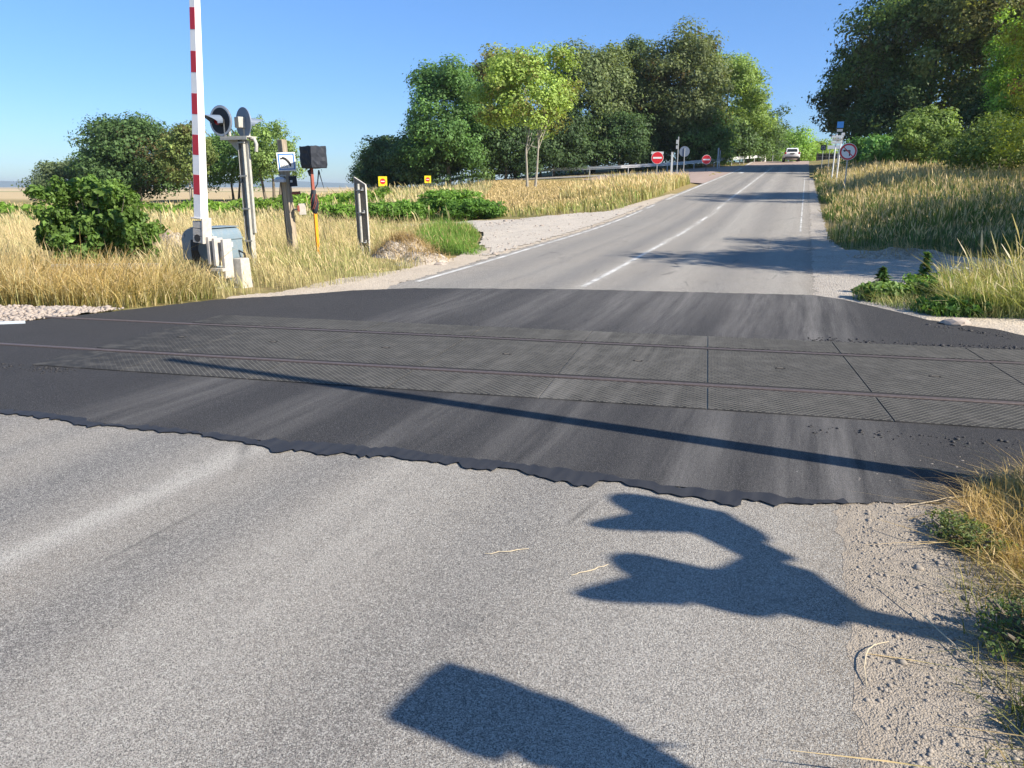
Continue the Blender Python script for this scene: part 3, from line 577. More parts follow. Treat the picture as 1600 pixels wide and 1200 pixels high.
tree('tree', 'pale brownish-topped tree behind the lone light green tree', -2.0, 82, 12.6, 7.4, (.12, .14, .05), .05, .24, 14000, 10, group=MIDG, alt=(.24, .19, .08), altf=.3)
tree('tree', 'tall grey-green tree in the middle of the main row', 8.9, 88, 14.1, 10.4, (.075, .098, .042), .02, .26, 24000, 11, group=MIDG, shape=2.5)
tree('tree', 'narrow dark tree between the grey-green one and the tallest one', 13.9, 93, 14.2, 7.8, (.05, .075, .03), .02, .26, 17000, 12, group=MIDG, shape=2.6)
tree('tree', 'tallest tree of the main row, dark with a rusty olive top', 18.4, 88, 14.8, 10.3, (.068, .085, .036), .02, .26, 25000, 13, group=MIDG, alt=(.14, .11, .045), altf=.06, shape=2.5)
tree('tree', 'fresh lighter green tree right of the tallest tree', 25.0, 94, 12.1, 8.6, (.10, .145, .04), .0, .25, 19000, 14, group=MIDG, shape=2.6)
tree('tree', 'slim grey-green tree at the right end of the main row', 30.4, 103, 9.4, 5.2, (.085, .12, .05), .0, .25, 8000, 15, group=MIDG)
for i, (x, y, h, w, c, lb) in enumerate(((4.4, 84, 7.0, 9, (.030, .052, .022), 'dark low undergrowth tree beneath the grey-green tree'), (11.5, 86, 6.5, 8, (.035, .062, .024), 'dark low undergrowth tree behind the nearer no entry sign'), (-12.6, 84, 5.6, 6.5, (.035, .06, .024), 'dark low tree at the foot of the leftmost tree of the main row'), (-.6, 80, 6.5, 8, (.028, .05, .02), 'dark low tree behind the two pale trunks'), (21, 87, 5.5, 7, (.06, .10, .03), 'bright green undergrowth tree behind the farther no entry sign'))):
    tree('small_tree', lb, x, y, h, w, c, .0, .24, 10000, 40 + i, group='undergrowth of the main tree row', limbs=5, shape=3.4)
for i, (x, y, w) in enumerate(((-8.5, 79, 8), (-4, 80, 8), (3, 84, 9), (8, 87, 9), (14.5, 90, 8), (18.5, 90, 8), (24.5, 92, 8), (29, 98, 7), (33.5, 110, 8), (-12.5, 84, 7))):
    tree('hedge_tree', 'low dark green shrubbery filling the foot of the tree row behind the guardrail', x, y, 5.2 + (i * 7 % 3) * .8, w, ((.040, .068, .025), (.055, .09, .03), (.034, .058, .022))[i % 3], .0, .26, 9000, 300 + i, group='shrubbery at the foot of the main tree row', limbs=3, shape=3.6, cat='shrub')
tree('bush', 'bright green bush right behind the white car', 43.6, 128, 5.9, 11, (.10, .165, .035), .0, .28, 11000, 16, group='bushes at the crest of the road', cat='bush', limbs=4)
tree('bush', 'lower yellow-green bush right of the white car at the crest', 51.0, 134, 4.4, 8.5, (.13, .18, .04), .0, .28, 7000, 17, group='bushes at the crest of the road', cat='bush', limbs=4)
tree('bush', 'green bush left of the white car next to the parapet', 38.0, 122, 4.3, 6.5, (.07, .12, .03), .0, .26, 7000, 18, group='bushes at the crest of the road', cat='bush', limbs=4)
# right side
tree('tree', 'huge dark green tree right of the road, crown cut by the top of the picture', 37.0, 72, 19.5, 16.8, (.064, .095, .03), .0, .27, 42000, 19, group=RIGHTG, shape=2.3, alt=(.11, .115, .045), altf=.12, clumps=190, rc=.12, hollow=.25)
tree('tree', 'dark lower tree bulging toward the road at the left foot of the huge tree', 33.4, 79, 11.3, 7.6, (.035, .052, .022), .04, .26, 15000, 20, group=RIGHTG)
tree('tree', 'broad olive green tree at the top right', 40.0, 66, 18.8, 13.8, (.095, .105, .034), .0, .26, 30000, 22, group=RIGHTG, alt=(.15, .15, .05), altf=.25, clumps=160, rc=.12)
tree('tree', 'golden yellow-green tree at the right edge of the picture', 22.6, 31.8, 10.4, 7.6, (.17, .19, .03), .0, .12, 24000, 23, group=RIGHTG, alt=(.30, .17, .06), altf=.14, clumps=130, rc=.12)
tree('tree', 'dark tree filling in behind the golden tree', 38, 54, 9, 9, (.075, .10, .03), .0, .2, 16000, 24, group=RIGHTG)
tree('tree', 'bright green tree top rising between the olive and the golden tree', 36, 58, 10.6, 5.2, (.12, .19, .03), .0, .18, 9000, 28, group=RIGHTG)
tree('bush', 'light green shrub in front of the olive tree', 26.6, 52, 4.0, 4.6, (.085, .125, .034), .0, .16, 14000, 25, group='shrubs behind the right grass bank', cat='bush', limbs=4)
tree('bush', 'small round green shrub beside the no left turn sign', 25.8, 57, 2.4, 4.0, (.06, .125, .035), .0, .16, 8000, 26, group='shrubs behind the right grass bank', cat='bush', limbs=4)
tree('bush', 'dark green shrub at the right edge under the golden tree', 24.5, 40, 3.0, 6, (.07, .10, .03), .0, .14, 9000, 27, group='shrubs behind the right grass bank', cat='bush', limbs=4)
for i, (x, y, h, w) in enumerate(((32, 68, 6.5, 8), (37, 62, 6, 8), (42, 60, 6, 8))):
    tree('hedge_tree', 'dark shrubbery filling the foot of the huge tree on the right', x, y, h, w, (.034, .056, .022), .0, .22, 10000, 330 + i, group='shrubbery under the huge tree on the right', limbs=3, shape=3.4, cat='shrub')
# trees standing outside the frame on the right; they shade the lay-by and the lane
for i, (x, y, h, w) in enumerate(((14.6, 11.3, 8.9, 6.4), (17.2, 13.8, 9.0, 6.2), (20.8, 17.2, 8.8, 6.4), (26.0, 21.5, 9.0, 7.0), (18.5, 9.0, 9, 6), (26.0, 33.0, 10.4, 7.0))):
    tree('tree', 'tree standing right of the picture and shading the lay-by and the grass bank', x, y, h, w, (.07, .11, .03), .10, .15, 12000, 30 + i, group='trees outside the picture beside the lay-by')
# ---- near bush on the left
def bush(name, label, x, y, w, d, h, n, leaf, col, seed, group=None, cat='bush', tips=0, alt=None, altf=0):
    r = np.random.default_rng(seed); root = thing(name, label, cat, (x, y, gz(x, y)), 0, group)
    cl = 260; P, N, k, c, cr = crown_points(r, n, cl, w, h, h * .5, rc=.085 if h > .5 else .10, shape=2.4, lumps=.16); N = N + r.normal(0, .45, N.shape); N /= np.linalg.norm(N, axis=1)[:, None]; P[:, 2] += r.uniform(0, .13, cl)[k] * h * (P[:, 2] > h * .75); P[:, 1] *= d / w; P[:, 2] = np.maximum(P[:, 2], .02)
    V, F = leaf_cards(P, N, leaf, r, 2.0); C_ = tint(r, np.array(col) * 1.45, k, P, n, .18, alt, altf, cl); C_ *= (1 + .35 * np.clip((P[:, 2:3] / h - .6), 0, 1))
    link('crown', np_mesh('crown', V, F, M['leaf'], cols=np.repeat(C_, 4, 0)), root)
    m = MB(); q = random.Random(seed)
    for _ in range(26):
        a = q.uniform(0, 6.28); R_ = q.uniform(.1, .46); e = (math.cos(a) * R_ * w, math.sin(a) * R_ * d, h * q.uniform(.6, .98)); m.tube([(e[0] * .15, e[1] * .15, 0), (e[0] * .6, e[1] * .6, e[2] * .5), e], [.018, .012, .004], 5)
    m.build('stems', M['bark'], root); return root
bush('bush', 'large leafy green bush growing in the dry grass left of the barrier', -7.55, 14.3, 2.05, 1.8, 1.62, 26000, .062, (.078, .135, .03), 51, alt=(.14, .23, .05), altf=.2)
LOW = 'patches of tall green weeds'
for i, (x, y, w, d, h, c, lb) in enumerate(((-4.6, 31.5, 3.0, 2.6, .65, (.09, .17, .03), 'green weed thicket right of the back of the tall sign'), (-2.6, 33.2, 3.2, 2.6, .92, (.10, .185, .033), 'tallest bright green weed thicket beside the gravel yard'), (-1.5, 31.0, 2.6, 2.0, .6, (.075, .15, .028), 'low green weed thicket at the corner of the gravel yard'), (-7.4, 34, 3.4, 2.4, .55, (.11, .20, .03), 'bright green weed thicket behind the tall sign'))):
    bush('weed_thicket', lb, x, y, w, d, h, 9000, .085, c, 60 + i, LOW, 'weeds')
# crop strip behind the field (stuff)
def crop(name, label, xs, ys, n, h, leaf, col, seed):
    r = np.random.default_rng(seed); x = r.uniform(*xs, n); y = r.uniform(*ys, n); hh = h * (.75 + .35 * np.sin(x * 1.7 + y) * np.sin(x * .63) + r.normal(0, .08, n)); z = ground_z(x, y) + np.abs(hh) * r.uniform(.35, 1, n) ** .5
    N = unit(r, n) * .8 + np.array([0, 0, .6]); N /= np.linalg.norm(N, axis=1)[:, None]
    V, F = leaf_cards(np.stack([x, y, z], -1), N, leaf, r, 1.5); c = np.array(col)[None] * 1.35 * r.lognormal(0, .28, n)[:, None] * (1 + .2 * np.sin(x * 1.1))[:, None]
    tag(link(name, np_mesh(name, V, F, M['leaf'], cols=np.repeat(c, 4, 0))), label, 'crop', kind='stuff')
crop('green_crop', 'strip of bright green leafy crop behind the straw field', (-42, -7), (38, 46), 26000, .8, .16, (.13, .22, .035), 70)
# ------------------------------------------------------------------ grass
def blades(name, label, x, y, h, w, tipc, rootc, seed, lean=.35, heads=0, headc=(.40, .30, .15), z=None, cat='grass', parent=None, mixf=None, wind=(-.12, .05)):
    """curved blades: three quads and a tip; heads: share that carry a seed head"""
    r = np.random.default_rng(seed); n = len(x); z = (ground_z(x, y) - .03) if z is None else z
    h = h * r.lognormal(0, .22, n); an = r.uniform(0, 6.28, n); ld = r.uniform(0, 6.28, n); la = np.abs(r.normal(0, lean, n))
    lx = np.cos(ld) * la + wind[0]; ly = np.sin(ld) * la + wind[1]
    hd = r.uniform(0, 1, n) < heads
    fr = np.array([0, .35, .68, .8, 1.0]); wd = np.array([1, .9, .6, .45, .05]); wh = np.array([.5, .45, .4, 1.35, .3])
    W = np.where(hd[:, None], wh[None], wd[None]) * (w * r.uniform(.6, 1.3, n))[:, None] * .5
    ax, ay = np.cos(an), np.sin(an); V = np.zeros((n, 5, 2, 3))
    for i, f in enumerate(fr):
        cx_ = x + lx * h * f ** 2; cy_ = y + ly * h * f ** 2; cz = z + h * (f - .25 * la * f ** 2)
        for s_, q in ((0, -1), (1, 1)): V[:, i, s_, 0] = cx_ + q * ax * W[:, i]; V[:, i, s_, 1] = cy_ + q * ay * W[:, i]; V[:, i, s_, 2] = cz
    b = np.arange(n)[:, None] * 10; F = np.concatenate([b + np.array([[2 * i, 2 * i + 1, 2 * i + 3, 2 * i + 2]]) for i in range(4)])
    tipc = np.asarray(tipc, float); rootc = np.asarray(rootc, float)
    if tipc.ndim == 1: tipc = np.repeat(tipc[None], n, 0)
    if rootc.ndim == 1: rootc = np.repeat(rootc[None], n, 0)
    j = r.lognormal(0, .2, n)[:, None, None]; C_ = rootc[:, None] * (1 - fr[None, :, None]) + tipc[:, None] * fr[None, :, None]; C_ = C_ * j
    hc = np.array(headc)[None, None] * j; C_ = np.where((hd[:, None] & (fr[None] > .7))[..., None], hc, C_); C_ = np.repeat(np.clip(C_, 0, .8)[:, :, None], 2, 2)
    return tag(link(name, np_mesh(name, V.reshape(-1, 3), F, M['grass'], cols=C_.reshape(-1, 3)), parent), label, None if parent else cat, kind='stuff')
STRAW, STRAW2, GOLD, GREEN, LIME = np.array((.60, .50, .28)), np.array((.66, .56, .36)), np.array((.54, .37, .13)), np.array((.14, .19, .05)), np.array((.27, .34, .08))
def cmix(x, y, a, b, seed=0, sc_=.5, bias=0.):
    ph = seed * 1.7; f = .5 + .3 * np.sin(x * sc_ * 1.3 + ph) * np.cos(y * sc_ + ph * .6) + .25 * np.sin(x * sc_ * 3.1 + y * sc_ * 2.3 + ph) + bias + np.random.default_rng(seed).normal(0, .25, len(x)); f = np.clip(f, 0, 1)[:, None]
    return a * (1 - f) + b * f
def keep_off(x, y, polys):
    k = np.ones(len(x), bool)
    for P in polys: k &= ~inside(x, y, np.array(P))
    return k
# left field, nearest strip: tall straw in front
LF = [(-12.5, 12.1), (-9, 11.2), (-7.5, 10.85), (-6.2, 10.55), (-5.3, 10.45), (-4.6, 11.1), (-3.9, 11.75), (-3.1, 12.4), (-2.55, 13.2), (-2.15, 14.2), (-1.75, 15.6), (-1.6, 17.2), (-1.9, 19), (-1.6, 22), (-1.8, 25), (-3.2, 27.3), (-8, 28.2), (-22, 28.2), (-20, 12.2)]
x, y = scatter(LF, 95000, 101)
k = keep_off(x, y, [SANDL]) & ~((np.hypot(x + 2.2, (y - 16.9) * .7) < .95)); k2 = (np.sin(x * 2.9 + 1.3 * np.sin(y * 2.1)) * np.sin(y * 2.4 + .7 * x) < .62) | (rng.uniform(0, 1, len(x)) < .25); k = k & k2; x, y = x[k], y[k]
grn = smooth(-7.0, -3.2, x) * .85 + .08
tc = cmix(x, y, STRAW, LIME, 1, .6, -.62) ; tcg = cmix(x, y, STRAW, LIME, 2, .8, -.1); tip = tc * (1 - grn[:, None]) + tcg * grn[:, None]
rootc = cmix(x, y, STRAW * .8, GREEN * 1.2, 3, .6, -.15)
hh = .60 - .2 * smooth(-6.5, -3, x); hh = hh * (.72 + .28 * smooth(10.5, 13, y)); hh = hh * (1 - .45 * smooth(-3.6, -1.9, x))
hh = np.where((x < -6.0) & (x > -9.0) & (y < 13.2), hh * 1.05, hh)
hh = hh * (.78 + .3 * np.sin(x * 2.3 + np.sin(y * 1.9) * 1.5) * np.sin(y * 2.7 + x * .8) + .2 * np.sin(x * 6.1) * np.sin(y * 5.3 + 1)).clip(.35, 1.3)
# only a low cover round the posts and the barrier foot
blades('dry_grass_field', 'tall dry straw-coloured grass around the barrier and posts on the left', x, y, hh, .0095, tip, rootc, 102, .38, .38, (.56, .44, .25))
x, y = scatter([(-11, 11.7), (-7.5, 10.8), (-5.3, 10.5), (-4.4, 11.6), (-6.5, 12.9), (-11.5, 14.0)], 9500, 103)
gx, gy = x, y
x, y = scatter([(-2.0, 18.6), (-1.5, 17.6), (-.75, 17.2), (-.6, 18.3), (-.95, 19.6), (-.9, 22.5), (-1.5, 25.5), (-2.6, 25), (-2.6, 21)], 9000, 171)
blades('green_verge_grass', 'fresh green grass clump right of the dirt heap', x, y, (.42 - .30 * smooth(-1.5, -.7, x)) * (.75 + .3 * np.sin(x * 5 + y * 2) * np.sin(y * 3.1)), .011, cmix(x, y, np.array((.14, .28, .04)), LIME, 21, 1, -.1), np.array((.08, .18, .03)), 172, .35, .1)
x, y = gx, gy
blades('golden_grass', 'golden tangled grass at the front edge beside the ballast', x, y, .50, .011, cmix(x, y, GOLD * 1.1, STRAW, 4), cmix(x, y, GOLD * .8, GREEN, 5), 104, .75, .2, wind=(.25, -.05))
# farther field
x = rng.uniform(-45, -1.5, 34000); y = rng.uniform(28.5, 62, 34000); k = (x > -.62 * y - 6) & (x < 1 + 0 * y) & ~((x > -8) & (y > 30) & (y < 35)) & ~((y > 38) & (y < 46) & (x < -7)) & ~((y < 29.9) & (x > -9)); x, y = x[k], y[k]
blades('field_grass', 'pale dry grass of the field farther back on the left', x, y, .55, .05, cmix(x, y, STRAW2 * .85, LIME, 6, .25, -.35), cmix(x, y, STRAW * .8, GREEN * 1.4, 7, .25), 105, .3, .3, (.5, .4, .2))
# the slope between the yard and the slip road
x = rng.uniform(-4, 22, 60000); y = rng.uniform(30.5, 76, 60000); s, t = st(x, y); rd_, _ = ramp_dist(x, y)
k = (t < -7.0) & (rd_ > 3.3) & (x > -3 + .0 * y) & ~inside(x, y, np.array(YARD)) & (x < .33 * y) & ~((s > 53) & (t > -7 - 1.1 * (s - 53)) & (s < 90)); x, y, s, t = x[k], y[k], s[k], t[k]
edge = np.clip(1 - (-t - 7) / 3, 0, 1); front = np.clip(1 - (y - 31 - np.maximum(0, x) * 1.0) / 6, 0, 1)
g = np.clip(np.maximum(edge * .7, front * .8) + rng.normal(0, .2, len(x)) - .25, 0, 1)[:, None]
mound_tip = np.array((.52, .40, .21)) * (1 - g) + np.array((.17, .27, .055)) * g; mown = (1 - edge) * (x > 1) * (y > 38)
blades('slope_grass', 'dry mown grass and taller tufts on the slope between yard and slip road', x, y, .20 + .34 * edge * (y > 36) - .05 * mown + .12 * np.clip(g[:, 0], 0, 1), .04, mound_tip, mound_tip * .85, 106, .35, .25, (.58, .45, .24))
# tall grass by the no entry sign
x, y = xy(rng.uniform(38, 53, 9000), rng.uniform(-11.5, -6.9, 9000)); k = (st(x, y)[1] < -7 - .0 * x); x, y = x[k], y[k]
blades('tall_verge_grass', 'tall straw grass around the nearer no entry sign', x, y, .62, .035, cmix(x, y, STRAW2 * .95, LIME, 8, .4, -.05), cmix(x, y, STRAW, GREEN * 1.5, 9, .4), 107, .25, .5, (.60, .46, .25))
# grass at the roadside of the slope's end
# right bank
x = rng.uniform(5, 34, 150000); y = rng.uniform(15, 66, 150000); s, t = st(x, y)
front = np.interp(x, [7, 8.2, 9.3, 13, 20, 34], [18.2, 17.4, 16.2, 14.6, 12.5, 10]); k = (t > .95 + .3 * np.sin(s * .8)) & (y > front) & (t < 15) & (rng.uniform(0, 1, len(x)) < np.clip(1.5 - y / 55, .18, 1)); x, y, s, t = x[k], y[k], s[k], t[k]
rim = smooth(24, 44, y) * smooth(1.0, 2.0, t) * (1 - .7 * smooth(4, 10, t)); gg = (1 - rim)
tipc = np.array((.125, .20, .05)) * gg[:, None] + (STRAW2 * .8 + LIME * .2) * (1 - gg)[:, None]; j = rng.uniform(0, 1, len(x)) < .10; tipc[j] = STRAW * .9
blades('bank_grass', 'tall grass on the right bank, green at the foot and straw-blond on top', x, y, (.50 + .12 * smooth(1, 3, t)) * (.85 + .2 * np.sin(x * 1.7 + y) * np.sin(y * 1.3) + .12 * np.sin(x * 4.1) * np.sin(y * 3.3)), np.clip(.014 + .0007 * (y - 15), .014, .05), tipc, np.array((.055, .10, .028)), 108, .26, .5, (.56, .44, .26), wind=(-.05, -.02))  # roots are truly green, but darkened to paint in shade at the bank's foot
# right foreground clumps
x, y = scatter([(5.5, 9.6), (6.6, 9.1), (9.5, 8.3), (10, 11), (7.3, 11.4), (6.3, 11.3), (5.9, 10.6)], 13000, 110)
blades('verge_clump_grass', 'tangled yellow-green grass clump at the right edge beside the crossing', x, y, .42 + .16 * smooth(6, 7.5, x), .012, cmix(x, y, np.array((.50, .44, .17)), LIME, 11), cmix(x, y, STRAW, GREEN * 1.3, 12), 111, .6, .25, (.50, .43, .26))
x, y = scatter([(4.85, 10.9), (5.3, 11.3), (6.4, 11.5), (6.9, 10.6), (6.5, 9.2), (5.3, 9.5), (5.0, 10.4)], 3600, 114)
blades('verge_fresh_grass', 'short fresh and dry grass among the weed clumps on the right verge', x, y, .17, .010, cmix(x, y, np.array((.15, .30, .05)), STRAW, 13, 2, -.15), np.array((.09, .17, .04)), 115, .7, .08)
x, y = scatter([(6.3, 10.6), (9, 9.8), (9, 11), (6.8, 11.3)], 90, 112)
blades('seed_stalks', 'tall seed-headed stalks rising from the right grass clump', x, y, .85, .02, STRAW2, STRAW, 113, .2, 1.0, (.56, .50, .36))
for i, (px, py, w, d, h, c, lb) in enumerate(((5.35, 10.9, 1.0, .6, .20, (.10, .16, .045), 'low leafy green weeds at the left end of the right verge'), (6.05, 11.0, .9, .7, .28, (.10, .18, .04), 'bright green leafy weed clump beside the lay-by'), (5.75, 9.75, 1.1, .6, .18, (.07, .14, .035), 'fresh green grass tuft at the edge of the new asphalt'))):
    bush('weed_clump', lb, px, py, w, d, h, 2600, .055, c, 80 + i, 'green weeds on the right verge', 'weeds')
def thistle(x, y, h, lb, seed):
    root = thing('tall_weed', lb, 'weed', (x, y, gz(x, y) - .02), 0); q = random.Random(seed); m = MB(); m.tube([(0, 0, 0), (.01, 0, h * .5), (.02, .01, h)], [.008, .006, .003], 6); m.build('stem', M['bark'], root)
    r = np.random.default_rng(seed); n = 240; z = r.uniform(.15, 1.02, n) * h; a = r.uniform(0, 6.28, n); rr = (.16 * (1.15 - z / h)) * r.uniform(.3, 1, n); P = np.stack([np.cos(a) * rr, np.sin(a) * rr, z], -1); N = np.stack([np.cos(a) * .3, np.sin(a) * .3, np.ones(n)], -1); N += r.normal(0, .3, N.shape); N /= np.linalg.norm(N, axis=1)[:, None]
    V, F = leaf_cards(P, N, .07, r, 2.8); link('leaves', np_mesh('leaves', V, F, M['leaf'], cols=np.repeat(np.array((.09, .17, .045))[None] * r.lognormal(0, .2, n)[:, None], 4, 0)), root)
thistle(6.05, 11.3, .62, 'upright leafy green weed standing above the weed clump', 5); thistle(5.5, 11.45, .40, 'shorter dark weed left of the upright one', 6)
root = thing('flower', 'white flower heads beside the upright weed', 'flower', (6.55, 11.1, gz(6.55, 11.1))); m = MB(); m2 = MB(); q = random.Random(3)
for i in range(9):
    a, b = q.uniform(-.22, .22), q.uniform(-.1, .1); hh_ = q.uniform(.36, .43); m.tube([(a * .4, b * .4, 0), (a, b, hh_)], .003, 5); m2.disc((a, b, hh_), (.1, -.2, 1), .024, .012, 10)
m.build('stem', M['bark'], root); m2.build('blossom', M['signwhite'], root)
# near right verge
VN = [(1.28, 1.2), (1.36, 1.9), (1.45, 2.3), (1.66, 2.65), (2.0, 3.1), (2.3, 3.55), (2.6, 3.95), (3.2, 4.1), (5.5, 3.6), (5.5, .6), (1.5, .6)]
x, y = scatter(VN, 30000, 120); ed = np.clip((x - (1.16 + .42 * (y - 1.6))) / .5, 0, 1); k = rng.uniform(0, 1, len(x)) < .25 + .75 * ed; x, y, ed = x[k], y[k], ed[k]
dry = np.clip(smooth(2.6, 3.3, y) * 1.2 * smooth(0, .4, ed) + rng.normal(0, .25, len(x)), 0, 1)[:, None]
blades('near_verge_grass', 'short dry and green grass on the near right verge', x, y, .05 + .14 * ed, .0048, np.array((.50, .36, .14)) * dry + np.array((.20, .20, .06)) * (1 - dry), np.array((.46, .35, .16)) * dry + np.array((.12, .14, .045)) * (1 - dry), 121, 1.1, .1, (.5, .38, .2))
for i, (px, py, w, d, h, c, lb) in enumerate(((2.10, 3.28, .30, .45, .09, (.10, .13, .05), 'grey-green weed at the top of the near verge beside the barrier shadow'), (1.88, 2.42, .46, .46, .13, (.08, .12, .045), 'broad leafy green weed hanging over the gravel on the near verge'), (1.70, 1.95, .34, .34, .09, (.12, .15, .045), 'yellowish weed at the bottom right corner of the near verge'))):
    bush('creeping_weed', lb, px, py, w, d, h, 2000, .012, c, 90 + i, 'creeping weeds on the near verge', 'weed')
x, y = scatter([(2.12, 3.25), (2.35, 3.75), (2.8, 4.05), (3.8, 4.1), (3.6, 2.2), (1.95, 1.5), (1.85, 2.1), (2.1, 2.6)], 15000, 124)
blades('straw_litter', 'flattened golden straw on the near right verge', x, y, .13, .0055, cmix(x, y, np.array((.68, .50, .24)), np.array((.52, .38, .18)), 31, 3), np.array((.56, .42, .21)), 125, 1.7, .1, (.6, .45, .22))
q = random.Random(8)
for i, (a, b, c, lb) in enumerate((((1.17, 2.20), (1.20, 2.38), (1.36, 2.46), 'bent dry stalk lying on the gravel near the bottom right'), ((1.50, 2.9), (1.6, 2.5), (1.58, 2.15), 'long curved dry stalk along the verge edge'), ((2.0, 3.66), (2.25, 3.72), (2.6, 3.85), 'pale dry stalk at the end of the barrier shadow'), ((1.55, 3.0), (1.75, 2.85), (1.9, 2.62), 'thin dry stalk crossing the pole shadow'), ((-.12, 3.15), (0, 3.17), (.08, 3.2), 'small pale straw lying on the road'), ((.25, 2.95), (.33, 2.98), (.42, 3.05), 'small pale straw lying inside the signal shadow'))):
    A_, B_, C_ = Vector((*a, .006)), Vector((*b, .04 if i < 4 else .008)), Vector((*c, .006)); m = MB(); m.tube([A_ * (1 - k_) ** 2 + B_ * 2 * k_ * (1 - k_) + C_ * k_ ** 2 + Vector((q.gauss(0, .004), q.gauss(0, .004), 0)) for k_ in np.linspace(0, 1, 9)], [.0014 + .0009 * math.sin(3.1 * k_) for k_ in np.linspace(0, 1, 9)], 6); tag(m.build('dry_stalk', M['stick']), lb, 'stalk', 'dry stalks lying about')
# ------------------------------------------------------------------ heaps
def heap(name, label, x, y, w, d, h, mat, seed, straw=0):
    r = np.random.default_rng(seed); root = thing(name, label, 'heap', (x, y, gz(x, y) - .06))
    n = 60; u = np.linspace(-1, 1, n); X, Y = np.meshgrid(u, u); rr = np.hypot(X, Y); ph = r.uniform(0, 6, 6)
    Z = np.clip(1 - rr ** 1.7, 0, 1) * h * (1 + .25 * np.sin(5 * X + ph[0]) * np.sin(4 * Y + ph[1]) + .14 * np.sin(11 * X + ph[2]) * np.sin(12 * Y + ph[3])) + r.normal(0, .006, X.shape) * (rr < 1)
    i = np.arange(n * n).reshape(n, n); ins = (rr < 1.04); cell = ins[:-1, :-1] & ins[1:, 1:]; f = np.stack([i[:-1, :-1], i[:-1, 1:], i[1:, 1:], i[1:, :-1]], -1)[cell].reshape(-1, 4)
    link('soil', np_mesh('soil', np.stack([X * w / 2, Y * d / 2, Z], -1).reshape(-1, 3), f, mat), root)
    if straw:
        a = r.uniform(0, 6.28, straw); q = r.uniform(.1, .95, straw); sx, sy = np.cos(a) * q * w / 2, np.sin(a) * q * d / 2; sz = np.clip(1 - q ** 1.7, 0, 1) * h
        blades('straw', 'dry straw', sx, sy, .22, .012, np.array((.46, .34, .17)), np.array((.36, .26, .13)), seed + 1, 1.8, 0, z=sz, parent=root)
    return root
heap('dirt_heap', 'taller brown dirt heap with dry straw on its side, left of the road', -2.45, 17.6, 1.5, 1.5, .42, M['chalk'], 131, 900)
heap('dirt_heap', 'lower chalky pale heap in front, next to the road edge', -1.85, 16.2, 1.3, 1.5, .26, M['chalk'], 132, 260)
heap('dirt_heap', 'pale chalky mound half hidden behind the barrier housing', -8.0, 18.2, 1.9, 1.3, .62, M['chalk'], 133, 200)
heap('dirt_heap', 'shaded low ridge of dirt and straw along the back of the lay-by', 8.2, 16.2, 2.6, .9, .22, M['chalk'], 134, 160)
for i, (px, py, s_, lb) in enumerate(((5.28, 9.05, .12, 'pale angular rock at the edge of the new asphalt on the right'), (-1.45, 15.55, .10, 'flat white stone in front of the pale heap'))):
    r = random.Random(i); m = MB(); vs = []
    import bmesh
    bm = bmesh.new(); bmesh.ops.create_icosphere(bm, subdivisions=2, radius=s_)
    for v in bm.verts: v.co *= r.uniform(.8, 1.2); v.co.z *= .55; v.co.x *= 1.3
    me = bpy.data.meshes.new('rock'); bm.to_mesh(me); bm.free(); me.materials.append(M['pale_stone']); o = link('rock', me); o.location = (px, py, gz(px, py) + .02); tag(o, lb, 'rock')
